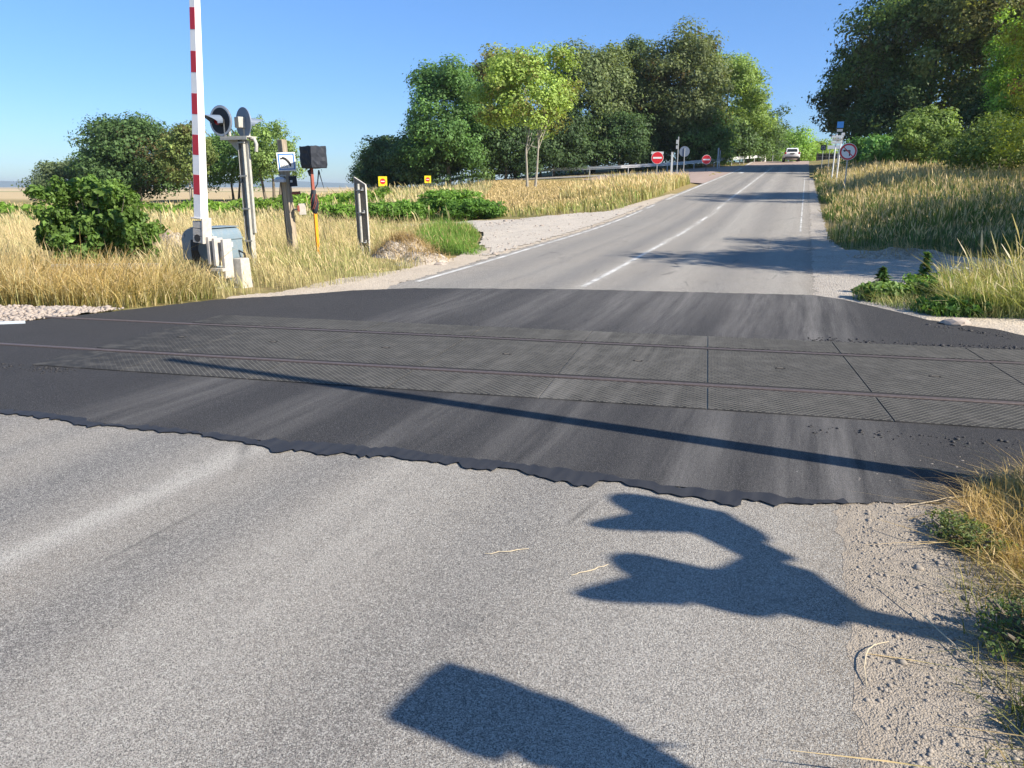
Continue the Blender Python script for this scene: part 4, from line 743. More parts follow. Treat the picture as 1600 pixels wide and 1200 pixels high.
# ------------------------------------------------------------------ barriers
def barrier(x, y, rz, label, lean=5, tip=5.3):
    b = thing('level_crossing_barrier', label, 'barrier', (x, y, gz(x, y)), rz, 'raised crossing barriers')
    # local x: across the road towards it, local y: away from the approaching traffic
    m = MB(); pr = [(-.36, .42), (.30, .42), (.30, .78)] + [(.30 - .16 * (1 - math.cos(a)), .78 + .16 * math.sin(a)) for a in np.linspace(.3, math.pi / 2, 6)] + [(-.36 + .22 * (1 - math.sin(a)), .74 + .20 * math.cos(a)) for a in np.linspace(0, math.pi / 2, 8)]
    m.prism(pr, -.28, .42); hs = m.build('housing', M['bluegrey'], b, bevel=.015, sm=True)
    m = MB(); m.box((.04, .07, .948), (.40, .72, .012)); m.box((.309, .07, .76), (.014, .70, .03)); m.build('lid', M['bluegrey'], hs, bevel=.005)
    m = MB(); m.box((.304, .1, .66), (.008, .13, .09)); m.build('label_plate', M['signback'], hs)
    m = MB(); m.box((-.12, -.284, .60), (.02, .012, .10)); m.box((-.12, -.292, .60), (.05, .01, .02)); m.build('latch', M['galv'], hs)
    for zz in (.52, .82): m = MB(); m.tube([(-.3, -.286, zz - .03), (-.3, -.286, zz + .03)], .014, 8); m.build('hinge', M['galv'], hs)
    m = MB(); m.tube([(.30, .30, .55), (.40, .32, .5), (.42, .33, .2), (.45, .4, .0)], .016, 8); m.build('cable', M['black'], b, sm=True)
    m = MB(); m.box((-.02, .07, .2), (.5, .52, .45), taper=.9); m.build('pedestal', M['bluegrey'], b, bevel=.01)
    m = MB(); m.box((0, .05, .0), (.75, .8, .12)); m.box((.62, -.05, .20), (.2, .26, .52), taper=.82); m.build('base', M['concrete'], b, bevel=.012)
    m = MB(); m.tube([(.19, -.28, .80), (.19, -.52, .80)], .06, 14); m.build('pivot', M['darkplastic'], b)
    # arm, leaning a little over the road
    A = Matrix.Translation((.19, -.42, .80)) @ Matrix.Rotation(R(lean), 4, 'Y')
    L = (tip - .80) / math.cos(R(lean)); w0, d0, w1, d1 = .145, .165, .09, .10
    m = MB(); vs = []
    for z, k in ((.30, 0), (L, 1)):
        w, d = (w0 + (w1 - w0) * k) / 2, (d0 + (d1 - d0) * k) / 2; vs += [(-w, -d, z), (w, -d, z), (w, d, z), (-w, d, z)]
    m.add(vs, [(3, 2, 1, 0), (4, 5, 6, 7), (0, 1, 5, 4), (1, 2, 6, 5), (2, 3, 7, 6), (3, 0, 4, 7)], 0, A); arm = m.build('arm', M['white'], b, bevel=.006)
    z = .68; 
    while z < L - .2:
        k = (z + .15) / L; w, d = w0 + (w1 - w0) * k, (d0 + (d1 - d0) * k) / 2 - .0; d2 = (d0 + (d1 - d0) * ((z + .0) / L)) / 2
        m = MB(); m.box((0, -d2 - .000, z + .15), (w * .86, .006, .30), 0); 
        for i_, v in enumerate(m.v): m.v[i_] = tuple(A @ Vector(v))
        m.build('red_band', M['red'], arm); z += .60
    m = MB()
    for i in range(3): m.box((0, 0, -.02 + .115 * i), (w0 + .03, d0 + .03, .105))
    m.box((-.02, 0, .31), (w0 + .05, d0 + .05, .02)); m.box((w0 / 2 + .028, 0, .12), (.025, d0 + .04, .40))
    for i_, v in enumerate(m.v): m.v[i_] = tuple(A @ Vector(v))
    m.build('collar', M['beige'], b, bevel=.004)
    m = MB()
    for yy, x_, h0, h1 in ((-.36, .33, .38, .82), (-.36, .44, .36, .80), (-.30, .56, .16, .78)):
        m.box((x_, yy, (h0 + h1) / 2), (.05, .20, h1 - h0)); 
    m.box((.44, -.25, .60), (.28, .05, .34)); m.box((.46, -.36, .30), (.24, .20, .05)); m.box((.50, -.36, .48), (.02, .03, .22))
    m.build('counterweight', M['beige'], b, bevel=.006)
    m = MB()
    for i in range(5): m.tube([(-.08 + i * .035, -.36, .76), (-.06 + i * .03, -.40, .6), (-.10 + i * .04, -.34, .42)], .012, 6)
    m.build('linkage', M['darkplastic'], b)
    return b
RZ = -float(AZ)
barrier(-5.02, 13.0, RZ, 'raised red and white crossing barrier with blue-grey housing in the left grass', 5.0, 5.3)
barrier(3.79, 2.92, RZ + math.pi, 'raised barrier right of the picture whose long shadow crosses the road', 5.0, 5.3)
# ------------------------------------------------------------------ crossing signals
def head(parent, c, nrm, r=.27):
    """round black target with grey rim, lamp and long visor, seen from the side of nrm"""
    n = Vector(nrm).normalized(); c = Vector(c)
    m = MB(); m.disc(c, n, r, .02, 44); tgt = m.build('target', M['backblue'], parent)
    m = MB(); m.disc(c + n * .0125, n, r * .84, .005, 44); m.build('target_face', M['darkblue'], tgt)
    m = MB(); m.ring(c + n * .013, n, r * .84, r * .97, .006, 44); m.build('target_rim', M['rim'], tgt)
    m = MB(); m.disc(c + n * .05, n, .095, .08, 24); lamp = m.build('lamp', M['black'], tgt); m = MB(); m.disc(c + n * .092, n, .08, .006, 24); m.build('lens', M['tail'], lamp)
    side = n.cross(Vector((0, 0, 1))).normalized(); up = side.cross(n)
    m = MB(); N_ = 14; b = 0
    for k in range(N_ + 1):
        a = math.pi * (-.12 + 1.24 * k / N_); d = side * math.cos(a) + up * math.sin(a); L = .13 + .24 * max(0, math.sin(a))
        for rr in (.10, .106): m.v.append(tuple(c + n * .05 + d * rr)); m.v.append(tuple(c + n * (.05 + L) + d * rr * .96 - up * .02))
    for k in range(N_):
        i = 4 * k; m.f += [(i, i + 1, i + 5, i + 4), (i + 2, i + 6, i + 7, i + 3), (i + 1, i + 3, i + 7, i + 5), (i, i + 4, i + 6, i + 2)]; m.m += [0] * 4
    m.f += [(0, 2, 3, 1), (4 * N_, 4 * N_ + 1, 4 * N_ + 3, 4 * N_ + 2)]; m.m += [0, 0]
    m.build('visor', M['backblue'], tgt)
    m = MB(); m.box(c - n * .07, (.16, .16, .2), rot=Matrix.Rotation(math.atan2(n.y, n.x), 3, 'Z')); m.build('lamp_box', M['greysteel'], tgt, bevel=.01)
def signal(x, y, rz, label, h, heads, r=.27, plates=()):
    s = thing('crossing_signal', label, 'signal', (x, y, gz(x, y) - .05), rz, 'crossing light signals')
    m = MB(); k = h
    m.box((-.06, 0, k / 2), (.014, .13, k)); m.box((.06, 0, k / 2), (.014, .13, k)); m.box((0, -.02, k / 2), (.106, .012, k)); m.box((.10, .03, k / 2 + .35), (.045, .06, k - .8)); m.build('post', M['greysteel'], s, bevel=.003)
    for z in np.arange(.6, h, .62): m = MB(); m.box((.02, -.08, z), (.19, .02, .03)); m.build('clamp', M['greysteel'], s)
    m = MB(); m.box((-.08, 0, h + .012), (.62, .30, .024)); m.box((-.08, -.15, h - .02), (.62, .012, .05))
    m.prism([(-.38, h), (-.08, h - .28), (-.082, h)], -.01, .01); m.build('platform', M['greysteel'], s, bevel=.003)
    m = MB(); m.tube([(-.03, -.05, .1), (-.035, -.05, h * .5), (-.02, -.05, h - .1), (-.1, -.1, h + .1), (-.2, -.1, h + .22)], .011, 7); m.build('cable', M['black'], s, sm=True)
    m = MB(); m.tube([(.16, .02, h - .02), (.27, .02, h - .03), (.31, .02, h - .12), (.29, .02, h - .26)], .035, 10); m.build('conduit', M['greysteel'], s, sm=True)
    for (hx, hy, hz, n) in heads:
        m = MB(); m.box((hx * .75, hy, (h + hz) / 2 + .02), (.045, .05, hz - h)); m.box((hx * .75 + .09, hy, (h + hz) / 2), (.03, .05, (hz - h) * .8)); m.build('head_bracket', M['greysteel'], s, bevel=.003)
        head(s, (hx, hy, hz), n, r)
    return s
signal(-5.20, 15.5, RZ, 'crossing light signal with two round black targets back to back on a pale steel post', 2.55, ((-.36, -.12, 2.86, (-.1, -1, 0)), (-.06, .16, 2.84, (.42, 1, 0))), .285)
# signal outside the picture on the right; its shadow lies across the road
s2 = thing('crossing_signal', 'crossing light signal standing right of the picture, seen only by its shadow', 'signal', (4.05, 1.10, 0), 0, 'crossing light signals')
B2 = Vector((4.05, 1.10)); qv = Vector((.475, .88)); ev = Vector((-.88, .475))
def caster(pt):      # where above the base plane a point stands whose shadow falls at pt
    v = Vector(pt) - B2; a = v.dot(qv); return Vector((a * qv.x, a * qv.y, v.dot(ev) / 1.428))
m = MB(); m.tube([(0, .22, 0), caster((1.30, 2.66))], .068, 12); m.build('post', M['greysteel'], s2)
gus = [caster(p_) for p_ in ((1.34, 2.72), (1.25, 3.02), (1.10, 3.14), (.96, 3.02), (1.02, 2.80), (1.19, 2.58))]; m = MB(); m.tube([caster((1.2, 2.64)), caster((.92, 2.78))], .06, 10); m.build('bell', M['bluegrey'], s2)
m = MB(); off = Vector((.05, -.027, 0)); n_ = len(gus); m.add([tuple(g_ + off) for g_ in gus] + [tuple(g_ - off) for g_ in gus], [tuple(range(n_)), tuple(range(2 * n_ - 1, n_ - 1, -1))] + [(i_, (i_ + 1) % n_, (i_ + 1) % n_ + n_, i_ + n_) for i_ in range(n_)]); m.build('bracket_plate', M['greysteel'], s2)
def bar(a, b, r):
    m = MB(); m.tube([a, b], r, 10); m.build('head_bracket', M['greysteel'], s2)
h1 = caster((.86, 3.56)); h2 = caster((.74, 2.90))
bar(caster((1.15, 3.12)), h1, .085); bar(caster((1.05, 2.98)), h2, .07)
head(s2, h1, (-.93, -.36, 0), .265); head(s2, h2, (-.93, -.36, 0), .235)
# ------------------------------------------------------------------ telephone post
tp = thing('telephone_post', 'leaning wooden post carrying the emergency telephone sign', 'post', (-4.9, 17.5, gz(-4.9, 17.5) - .1)); tp.rotation_euler = (0, R(-3.2), R(-28))
m = MB(); m.box((0, 0, 1.33), (.15, .15, 2.66)); m.build('post', M['wood'], tp, bevel=.012)
m = MB(); m.box((-.10, -.01, 1.25), (.05, .10, 2.3)); m.build('cable_cover', M['darkwood'], tp, bevel=.005)
def sign_text(txt, size, mat, parent, mtx, name='lettering'):
    cu = bpy.data.curves.new(name, 'FONT'); cu.body = txt; cu.size = size; cu.align_x = 'CENTER'; cu.align_y = 'CENTER'; cu.extrude = .0015
    o = bpy.data.objects.new(name, cu); COL.objects.link(o); dg = bpy.context.evaluated_depsgraph_get(); me = bpy.data.meshes.new_from_object(o.evaluated_get(dg)); COL.objects.unlink(o); bpy.data.objects.remove(o)
    me.name = name; me.materials.clear(); me.materials.append(mat); q = link(name, me, parent); q.matrix_local = mtx; return q
sg = thing('telephone_sign', 'square white telephone sign with blue frame and black handset on the wooden post', 'sign', (-4.90, 17.36, 2.13)); sg.rotation_euler = (0, R(-2.5), R(17)); S = .195
m = MB(); m.box((0, 0, 0), (2 * S, .02, 2 * S)); pn = m.build('panel', M['signwhite'], sg, bevel=.003)
m = MB()
for (cx_, cz, w, h) in ((0, S * .8, 1.72 * S, .12 * S), (0, -S * .8, 1.72 * S, .12 * S), (S * .8, 0, .12 * S, 1.48 * S), (-S * .8, 0, .12 * S, 1.48 * S)): m.box((cx_, -.0125, cz), (w, .004, h))
m.build('frame', M['signblue'], sg)
m = MB(); pts = []
for k in range(9):
    f = k / 8; a = math.pi * (.62 - .62 * f) ; pts.append((S * (-.42 + .84 * f), -.0125, S * (.42 - .78 * f + .20 * math.sin(math.pi * f))))
for i in range(8):
    p, q_ = Vector(pts[i]), Vector(pts[i + 1]); d = (q_ - p).normalized(); nn = Vector((-d.z, 0, d.x)); w = S * .12
    m.add([tuple(p - nn * w), tuple(q_ - nn * w), tuple(q_ + nn * w), tuple(p + nn * w)] + [tuple(v + Vector((0, -.003, 0))) for v in (p - nn * w, q_ - nn * w, q_ + nn * w, p + nn * w)], [(0, 1, 2, 3), (7, 6, 5, 4), (0, 4, 5, 1), (1, 5, 6, 2), (2, 6, 7, 3), (3, 7, 4, 0)])
m.box((pts[0][0] - .01, -.014, pts[0][2] - S * .06), (S * .30, .004, S * .17), rot=Matrix.Rotation(R(-10), 3, 'Y')); m.box((pts[-1][0] - .01, -.014, pts[-1][2] - S * .02), (S * .17, .004, S * .28), rot=Matrix.Rotation(R(-8), 3, 'Y'))
m.build('handset', M['black'], sg)
sign_text('SOS', S * .46, M['brownback'], sg, Matrix.Translation((-S * .28, -.0118, -S * .52)) @ Matrix.Rotation(R(90), 4, 'X'))
def small_box(name, label, cat, loc, rz, boxes, mats, tilt=0):
    o = thing(name, label, cat, loc, rz); o.rotation_euler = (0, R(tilt), rz)
    for nm, c, d, mt in boxes: m = MB(); m.box(c, d); m.build(nm, M[mt], o, bevel=.006)
    return o
small_box('telephone_box', 'small dark box fixed below the telephone sign', 'box', (-4.80, 17.42, 1.72), R(17), (('case', (0, 0, 0), (.16, .12, .22), 'darkblue'), ('bracket', (-.04, -.07, 0), (.05, .03, .05), 'rim')), None, -3)
small_box('horn', 'dark horizontal canister under the small dark box on the post', 'horn', (-4.76, 17.42, 1.47), R(17), (('case', (0, 0, 0), (.17, .10, .06), 'rust'), ('cap', (.09, 0, 0), (.02, .11, .07), 'black')), None, -3)
small_box('switch_box', 'pinkish-beige junction box low on the wooden post', 'box', (-4.68, 17.45, 1.12), R(17), (('case', (.03, 0, 0), (.15, .10, .24), 'beige'), ('slot', (-.05, -.03, .02), (.05, .09, .13), 'rust'), ('bracket', (-.10, .02, 0), (.08, .05, .04), 'greysteel')), None, -3)
o = thing('bell', 'grey bell clamped to the left of the wooden post', 'bell', (-5.08, 17.40, 1.76), R(-10)); m = MB(); m.tube([(0, 0, -.06), (0, 0, .0), (0, 0, .05)], [.13, .13, .07], 20); m.build('dome', M['rim'], o, sm=True); m = MB(); m.box((.06, 0, .08), (.16, .04, .03)); m.build('bracket', M['greysteel'], o)
# ------------------------------------------------------------------ wrapped boxes on orange posts
def wrapped(x, y, rz, label, top, size, skirt=False, lean=0):
    w = thing('wrapped_signal', label, 'signal', (x, y, gz(x, y) - .05)); w.rotation_euler = (0, R(lean), rz); r = random.Random(int(x * 10))
    zb = top - size[2]
    m = MB(); m.box((0, 0, zb * .32), (.07, .05, zb * .64)); m.build('post', M['orange'], w, bevel=.006); m = MB(); m.box((-.01, 0, zb * .82), (.065, .05, zb * .36)); m.build('upper_post', M['rust'], w, bevel=.006)
    import bmesh
    bm = bmesh.new(); bmesh.ops.create_cube(bm, size=1); bmesh.ops.subdivide_edges(bm, edges=bm.edges, cuts=5, use_grid_fill=True)
    for v in bm.verts:
        v.co.x *= size[0]; v.co.y *= size[1]; v.co.z *= size[2]
        k = Vector((r.gauss(0, .007), r.gauss(0, .007), r.gauss(0, .006))); v.co += k
        if v.co.z < -size[2] * .42: v.co.x *= .93; v.co.y *= .93
        v.co += Vector((size[0] * .16, 0, top - size[2] / 2))
    me = bpy.data.meshes.new('bag'); bm.to_mesh(me); bm.free(); me.materials.append(M['darkblue']); bag = link('bag', me, w); bv = bag.modifiers.new('b', 'BEVEL'); bv.width = .012; bv.segments = 2; bv.limit_method = 'ANGLE'
    if skirt:
        m = MB(); ks = np.linspace(0, 1, 22); m.tube([(.05 * (1 - k_) + r.gauss(0, .006), .02 * math.sin(7 * k_) + r.gauss(0, .006), zb + .05 - .55 * k_) for k_ in ks], [float(np.interp(k_, [0, .2, .45, .75, 1], [.12, .15, .13, .10, .05])) + r.gauss(0, .006) for k_ in ks], 22)
        m.v = [(a_ + r.gauss(0, .004), b_ + r.gauss(0, .004), c_) for a_, b_, c_ in m.v]
        for _ in range(9): a = r.uniform(0, 6.28); zz = zb - r.uniform(.1, .4); m.tube([(.08 * math.cos(a), .08 * math.sin(a), zz), (.15 * math.cos(a), .15 * math.sin(a), zz - .04), (.17 * math.cos(a + .2), .17 * math.sin(a + .2), zz - .10)], [.03, .010, .002], 5)
        m.build('skirt', M['darkblue'], w, sm=True)
    m = MB(); z0 = zb * .62; m.tube([(0, 0, z0 - .2), (0, 0, z0 - .12), (.01, 0, z0 + .02), (-.01, 0, z0 + .16), (0, 0, z0 + .3)], [.035, .072, .085, .068, .05], 16); bd = m.build('bundled_film', M['darkblue'], w, sm=True)
    m = MB()
    for i in range(7): a = r.uniform(0, 6.28); m.tube([(.08 * math.cos(a), .08 * math.sin(a), z0 - .1), (.095 * math.cos(a + .7), .095 * math.sin(a + .7), z0 + .05), (.07 * math.cos(a + 1.4), .07 * math.sin(a + 1.4), z0 + .22)], .006, 5)
    m.build('tape', M['rust'], w)
    m = MB(); zz = zb - .02
    m.tube([(0, 0, z0 + .28), (.10, -.02, z0 + .42), (.16, -.02, zz - .02), (.18, -.02, zz - .12), (.27, 0, zz - .40)], [.014, .012, .016, .012, .004], 6)
    m.tube([(.0, 0, zz), (-.08, 0, zz - .04), (-.05, 0, zz - .12), (.0, 0, zz - .14)], [.02, .035, .03, .01], 8)
    m.tube([(.24, 0, zz), (.25, 0, zz - .06)], [.006, .002], 5); m.build('loose_strap', M['darkblue'], w)
    return w
wrapped(-4.24, 17.0, R(48), 'black bag tied over a square box on an orange post', 2.42, (.40, .42, .45), lean=-1.0)
wb = wrapped(2.57, .65, R(-32), 'black-wrapped box on a post right of the picture, seen only by its shadow', 2.32, (.14, .34, .21), True)
# ------------------------------------------------------------------ back of the tall sign
bs = thing('road_sign', 'narrow upright sign seen from behind, brown back with slanted top and grey pole', 'sign', (-3.42, 18.0, gz(-3.42, 18) - .1)); bs.rotation_euler = (0, R(-1.5), R(-32))
m = MB(); m.prism([(-.16, .08), (.16, .08), (.16, 1.62), (-.16, 1.80)], 0, .018); m.build('panel', M['brownback'], bs, bevel=.003)
m = MB(); m.prism([(.16, .08), (.172, .08), (.172, 1.63), (.16, 1.64)], -.012, .03); m.prism([(-.172, 1.80), (.165, 1.625), (.165, 1.645), (-.165, 1.82)], -.012, .03); m.prism([(-.172, .08), (-.16, .08), (-.16, 1.80), (-.172, 1.80)], -.012, .03); m.build('edge', M['beige'], bs)
m = MB(); m.tube([(-.01, -.05, -.1), (-.01, -.05, 1.66)], .032, 12); m.build('pole', M['greysteel'], bs, sm=True)
for z in (.35, 1.02, 1.52): m = MB(); m.box((.035, -.05, z), (.15, .09, .025)); m.box((.10, -.025, z + .02), (.03, .04, .07)); m.build('clamp', M['galv'], bs, bevel=.003)
# ------------------------------------------------------------------ plank rail in the grass
o = thing('plank', 'weathered grey plank lying level in the grass left of the barrier', 'plank', (-6.6, 12.6, .34), R(6)); m = MB(); m.box((0, 0, 0), (1.7, .06, .10)); m.build('board', M['plank'], o, bevel=.006); m = MB(); m.box((-.6, .05, -.2), (.07, .05, .4)); m.build('stake', M['plank'], o, bevel=.004)
# ------------------------------------------------------------------ road signs
def rsign(name, label, x, y, zc, rad, rz, kind, post=True, group=None, zg=None, pole='galv'):
    zg = gz(x, y) - .1 if zg is None else zg
    s = thing(name, label, 'sign', (x, y, zg), rz, group); c = zc - zg
    if post: m = MB(); m.tube([(0, .05, 0), (0, .05, c + rad * .8)], .03 if rad < .5 else .04, 10); m.build('pole', M[pole], s, sm=True)
    if kind == 'noentry':
        m = MB(); m.disc((0, 0, c), (0, -1, 0), rad, .02, 40); m.build('border', M['signwhite'], s); m = MB(); m.disc((0, -.0125, c), (0, -1, 0), rad * .94, .005, 40); m.build('disc', M['signred'], s); m = MB(); m.box((0, -.018, c), (rad * 1.45, .005, rad * .28)); m.build('bar', M['signwhite'], s)
    if kind == 'yellow':
        m = MB(); m.box((0, 0, c), (rad * 2, .02, rad * 2.2)); m.build('board', M['yellow'], s, bevel=.004); m = MB(); m.disc((0, -.0125, c), (0, -1, 0), rad * .64, .005, 32); m.build('disc', M['signred'], s); m = MB(); m.box((0, -.018, c), (rad * .9, .005, rad * .2)); m.build('bar', M['signwhite'], s)
    return s
rsign('no_entry_sign', 'nearer red no entry sign on a pole in the tall grass left of the road', 9.45, 52, 3.43, .39, R(-8), 'noentry', group='red no entry signs'); 
m = MB(); m.box((0, .03, 0), (.80, .012, .16)); o = m.build('sign_backing', M['signback']); o.location = (9.45, 52.02, 3.74); tag(o, 'pale back of a sign showing behind the top of the nearer no entry sign', 'sign')
rsign('no_entry_sign', 'farther red no entry sign on a dark pole at the slip road', 18.0, 74, 4.05, .42, R(-10), 'noentry', group='red no entry signs', pole='darkplastic')
rsign('no_entry_sign', 'bright yellow board with a no entry disc in the sunny field', -11.07, 68, 2.06, .37, R(8), 'yellow', group='yellow no entry boards')
rsign('no_entry_sign', 'duller yellow board with a no entry disc in front of the dark trees', -7.0, 66, 2.20, .27, R(6), 'yellow', group='yellow no entry boards')
# no left turn
s = thing('no_left_turn_sign', 'round red-rimmed no left turn sign rising out of the blond grass', 'sign', (15.1, 36, gz(15.1, 36) - .1), R(-22)); c = 3.13 - s.location.z; rad = .37
m = MB(); m.tube([(0, .05, 0), (0, .05, c)], .03, 10); m.build('pole', M['galv'], s)
m = MB(); m.disc((0, 0, c), (0, -1, 0), rad, .02, 44); m.build('disc', M['signwhite'], s)
m = MB(); m.ring((0, -.0125, c), (0, -1, 0), rad * .76, rad * .95, .005, 44); m.box((0, -.0165, c), (rad * 1.55, .003, rad * .10), rot=Matrix.Rotation(R(45), 3, 'Y')); m.build('red_ring', M['signred'], s)
m = MB(); m.box((rad * .18, -.014, c - rad * .2), (rad * .12, .003, rad * .6)); m.box((-rad * .08, -.0142, c + rad * .12), (rad * .64, .003, rad * .12)); m.prism([(-rad * .62, c + rad * .12), (-rad * .36, c + rad * .28), (-rad * .36, c - rad * .04)], -.0158, -.0128); m.build('arrow', M['black'], s)
# direction signs on two poles
s = thing('direction_signs', 'two white poles with a blue square sign above stacked white boards', 'sign', (18.6, 46, gz(18.6, 46)), R(-20)); z0 = -s.location.z
for px_ in (-.10, .16): m = MB(); m.tube([(px_, 0, 0), (px_ + .05, 0, z0 + 4.55)], .035, 10); m.build('pole', M['signwhite'], s, sm=True)
m = MB(); m.box((.08, -.05, z0 + 5.02), (.34, .02, .34)); m.build('blue_sign', M['signblue'], s, bevel=.004)
m = MB(); m.box((.08, -.05, z0 + 4.72), (.30, .02, .14)); m.build('number_board', M['signback'], s)
for zz, ww, xx in ((4.52, .16, .28), (4.38, .62, 0), (4.22, .56, .02), (4.06, .60, -.02)): m = MB(); m.box((xx, -.06, z0 + zz), (ww, .02, .12)); m.build('board', M['beige'] if zz == 4.22 else M['signwhite'], s, bevel=.004)
s = thing('direction_board', 'long blank-looking white direction board behind the two white poles', 'sign', (24.1, 60, gz(24.1, 60)), R(-20)); z0 = -s.location.z
m = MB(); m.box((0, 0, z0 + 4.47), (.95, .03, .26)); m.build('board', M['signwhite'], s, bevel=.005)
for px_ in (-.3, .3): m = MB(); m.tube([(px_, .05, 0), (px_, .05, z0 + 4.5)], .03, 8); m.build('pole', M['galv'], s)
s = thing('dark_round_sign', 'small dark board with a pale round outline near the dark railing', 'sign', (25.6, 66, gz(25.6, 66)), R(-20)); z0 = -s.location.z
m = MB(); m.box((0, 0, z0 + 4.72), (.42, .02, .42)); m.build('board', M['black'], s); m = MB(); m.ring((0, -.014, z0 + 4.72), (0, -1, 0), .10, .14, .005, 28); m.build('ring', M['backblue'], s); m = MB(); m.tube([(0, .05, 0), (0, .05, z0 + 4.7)], .03, 8); m.build('pole', M['galv'], s)
# pole with boxes, round sign back, marker posts
s = thing('sign_pole', 'tall thin pole carrying a narrow pale sign edge on, left of the slip road', 'pole', (12.0, 58, gz(12, 58)), R(-10)); z0 = -s.location.z
m = MB(); m.tube([(0, 0, 0), (0, 0, z0 + 5.1)], .045, 10); m.build('pole', M['galv'], s); m = MB(); m.box((-.10, 0, z0 + 4.74), (.12, .25, .28)); m.box((-.10, 0, z0 + 4.38), (.10, .22, .24)); m.build('sign_box', M['signback'], s, bevel=.01)
s = thing('round_sign', 'round grey sign seen from behind next to the tall thin pole', 'sign', (14.2, 66, gz(14.2, 66)), R(-10)); z0 = -s.location.z
m = MB(); m.tube([(0, -.03, 0), (0, -.03, z0 + 4.7)], .04, 10); m.build('pole', M['galv'], s); m = MB(); m.disc((0, 0, z0 + 4.42), (0, -1, 0), .42, .02, 36); m.build('disc', M['backblue'], s)
for x, y, z, w, lb in ((11.2, 56, 3.94, .14, 'pale flat post left of the tall thin pole'), (20.6, 80, 5.35, .13, 'wider pale post behind the guardrail right of the farther no entry sign'), (21.3, 82, 5.2, .07, 'thin pale post just right of the wider one behind the guardrail'), (26.2, 92, 6.0, .12, 'pale post behind the far end of the guardrail'), (33.6, 106, 6.3, .07, 'thin post beside the parapet'), (35.2, 108, 6.6, .05, 'thin tall pole between parapet and car')):
    g = gz(x, y) - .1; m = MB(); m.box((0, 0, (z - g) / 2), (w, .08, z - g)); m.box((0, -.005, z - g + .01), (w + .02, .1, .02)); o = m.build('marker_post', M['signback'], bevel=.006); o.location = (x, y, g); tag(o, lb, 'post', 'marker posts near the guardrail')
# ------------------------------------------------------------------ guardrail
def guardrail(label, path, hgt, post_step, name='guardrail', mat='galv'):
    g = thing(name, label, 'guardrail', (path[0][0], path[0][1], path[0][2])); o0 = Vector(path[0]); P = [Vector(p) - o0 for p in path]; pts = []
    for a, b in zip(P[:-1], P[1:]):
        n = max(1, int((b - a).length / 1.0)); pts += [a.lerp(b, i / n) for i in range(n)]
    pts.append(P[-1]); pr = [(0, -.155), (-.05, -.12), (-.05, -.06), (0, -.02), (0, .02), (-.05, .06), (-.05, .12), (0, .155), (.006, .155), (-.042, .12), (-.042, .06), (.006, .02), (.006, -.02), (-.042, -.06), (-.042, -.12), (.006, -.155)]
    m = MB(); m.sweep([p + Vector((0, 0, hgt - .155)) for p in pts], pr, closed=True); m.build('beam', M[mat], g)
    d = 0; nxt = .5
    for a, b in zip(pts[:-1], pts[1:]):
        L = (b - a).length
        while nxt < d + L:
            p = a.lerp(b, (nxt - d) / L); m = MB(); m.box((p.x, p.y + .06, p.z + hgt / 2 - .15), (.06, .10, hgt + .25)); m.build('post', M[mat], g); nxt += post_step
        d += L
    return g
def gp(x, y, dz=0): return (x, y, gz(x, y) + dz)
guardrail('long galvanised guardrail curving along the slip road in front of the trees', [gp(-16, 85.5), gp(-8, 85), gp(-2, 84), gp(4, 83), gp(11, 80.3), gp(17, 80.8), gp(24, 88), gp(28.5, 94.5), gp(31.3, 99.5)], .85, 4, mat='railgrey')
low = guardrail('short pale rail low in the grass of the slope by the nearer no entry sign', [(6.7, 42, 1.15), (9.65, 48, 1.75)], .42, 2.8, 'low_rail', 'beige')
s = thing('parapet', 'pale curved concrete parapet at the crest left of the car', 'parapet', (31.8, 101.5, 4.7)); m = MB()
m.sweep([(0, 0, 0), (1.2, 3, .05), (2.2, 6, -.1), (2.8, 9, -.4)], [(-.15, -.3), (.15, -.3), (.15, 1.0), (.05, 1.15), (-.15, 1.15)], closed=True); m.build('wall', M['parapet'], s); m = MB(); m.box((-.1, -.25, .4), (.5, .3, 1.3)); m.build('end_plate', M['darkplastic'], s, bevel=.02)
s = thing('bridge_railing', 'dark railing right of the road at the crest under the huge tree', 'railing', (37.8, 98, 4.6), R(-8)); m = MB()
for z in (.25, .6, .95): m.box((3.2, 0, z), (7.4, .08, .07))
m.build('handrail', M['darkplastic'], s); m = MB(); m.box((3.2, .1, .5), (7.4, .02, .8)); m.build('mesh_panel', M['darkplastic'], s)
for i in range(8): m = MB(); m.box((-.4 + i * 1.04, 0, .5), (.09, .09, 1.15)); m.build('post', M['darkplastic'], s)
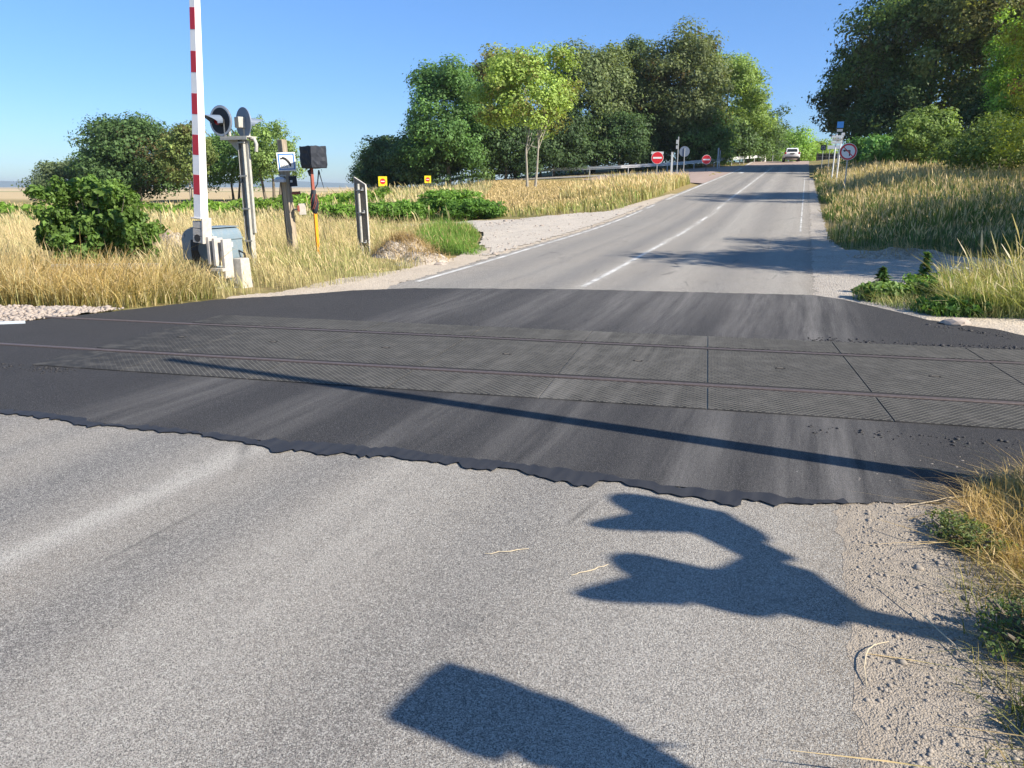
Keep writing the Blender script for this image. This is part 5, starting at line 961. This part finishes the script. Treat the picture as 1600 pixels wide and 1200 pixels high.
# ------------------------------------------------------------------ the car
def car(x, y, rz, label):
    c = thing('car', label, 'car', (x, y, float(prof(st(x, y)[0])) + .01), rz); 
    # local y forward, rear at -2.05
    st_ = [(-2.05, .72, .42, .95), (-1.98, .84, .30, 1.02), (-1.6, .88, .24, 1.03), (-1.0, .89, .24, 1.0), (0, .89, .22, .98), (1.0, .88, .24, .95), (1.55, .84, .26, .86), (1.95, .70, .32, .72), (2.05, .55, .42, .62)]
    m = MB(); ns = 14
    for (yy, w, z0, z1) in st_:
        for k in range(ns):
            a = 2 * math.pi * k / ns; cx_, cz = math.cos(a), math.sin(a); q = (abs(cx_) ** 4 + abs(cz) ** 4) ** -.25; m.v.append((w * cx_ * q, yy, (z0 + z1) / 2 + (z1 - z0) / 2 * cz * q))
    for i in range(len(st_) - 1):
        for k in range(ns): m.f.append((i * ns + k, i * ns + (k + 1) % ns, (i + 1) * ns + (k + 1) % ns, (i + 1) * ns + k)); m.m.append(0)
    m.f += [tuple(range(ns)), tuple(range((len(st_) - 1) * ns, len(st_) * ns))[::-1]]; m.m += [0, 0]
    body = m.build('body', M['carwhite'], c, sm=True)
    m = MB(); cab = [(-1.98, .70, 1.0), (-1.72, .62, 1.40), (-1.3, .60, 1.50), (-.3, .61, 1.53), (.35, .58, 1.44), (1.05, .68, .95)]
    for yy, w, z in cab: m.v += [(-max(w, .70) - .04, yy if z < 1.1 else yy * 1.0, .92), (-w, yy, z), (w, yy, z), (max(w, .70) + .04, yy, .92)]
    for i in range(len(cab) - 1):
        for k in range(3): m.f.append((4 * i + k, 4 * i + k + 1, 4 * i + 5 + k, 4 * i + 4 + k)); m.m.append(0)
    m.f += [(0, 1, 2, 3), (20, 21, 22, 23)]; m.m += [0, 0]
    m.build('cabin', M['carwhite'], c, bevel=.05, sm=True)
    m = MB(); m.add([(-.55, -1.985, 1.08), (.55, -1.985, 1.08), (.50, -1.775, 1.37), (-.50, -1.775, 1.37), (-.55, -1.9, 1.08), (.55, -1.9, 1.08), (.5, -1.7, 1.37), (-.5, -1.7, 1.37)], [(0, 1, 2, 3), (7, 6, 5, 4), (0, 4, 5, 1), (1, 5, 6, 2), (2, 6, 7, 3), (3, 7, 4, 0)]); m.build('rear_window', M['glass'], c)
    for s_ in (-1, 1):
        m = MB(); m.add([(s_ * .745, -1.5, 1.03), (s_ * .745, .8, 1.02), (s_ * .655, .3, 1.38), (s_ * .655, -1.4, 1.40)], [(0, 1, 2, 3)]); m.build('side_window', M['glass'], c)
        m = MB(); m.box((s_ * .74, -2.0, .90), (.20, .12, .20)); m.build('tail_light', M['tail'], c, bevel=.03)
        m = MB(); m.box((s_ * .98, .62, 1.02), (.18, .12, .13)); m.build('mirror', M['carwhite'], c, bevel=.03)
        for yy in (-1.3, 1.3):
            m = MB(); m.disc((s_ * .80, yy, .32), (1, 0, 0), .32, .2, 28); w = m.build('wheel', M['tyre'], c, sm=True); m = MB(); m.disc((s_ * .905, yy, .32), (1, 0, 0), .2, .01, 20); m.build('rim', M['alloy'], w)
    m = MB(); m.box((0, -2.02, .42), (1.5, .12, .24)); m.build('bumper', M['darkplastic'], c, bevel=.03); m = MB(); m.box((0, -2.075, .84), (.5, .012, .11)); m.build('number_plate', M['darkplastic'], c)
    return c
car(32.6, 93.5, -float(AZ) + R(4), 'white hatchback driving away over the crest of the road')

# ------------------------------------------------------------------ the air
hm = bpy.data.materials.new('haze'); hm.use_nodes = True; hn = hm.node_tree.nodes; hn.remove(hn['Principled BSDF'])
pv = hn.new('ShaderNodeVolumePrincipled'); pv.inputs['Color'].default_value = (.78, .88, 1, 1); pv.inputs['Density'].default_value = .00016; pv.inputs['Anisotropy'].default_value = .2
hm.node_tree.links.new(pv.outputs[0], hn['Material Output'].inputs['Volume'])
m = MB(); m.box((0, 0, 23.5), (14000, 14000, 51)); o = m.build('haze', hm); tag(o, kind='stuff')
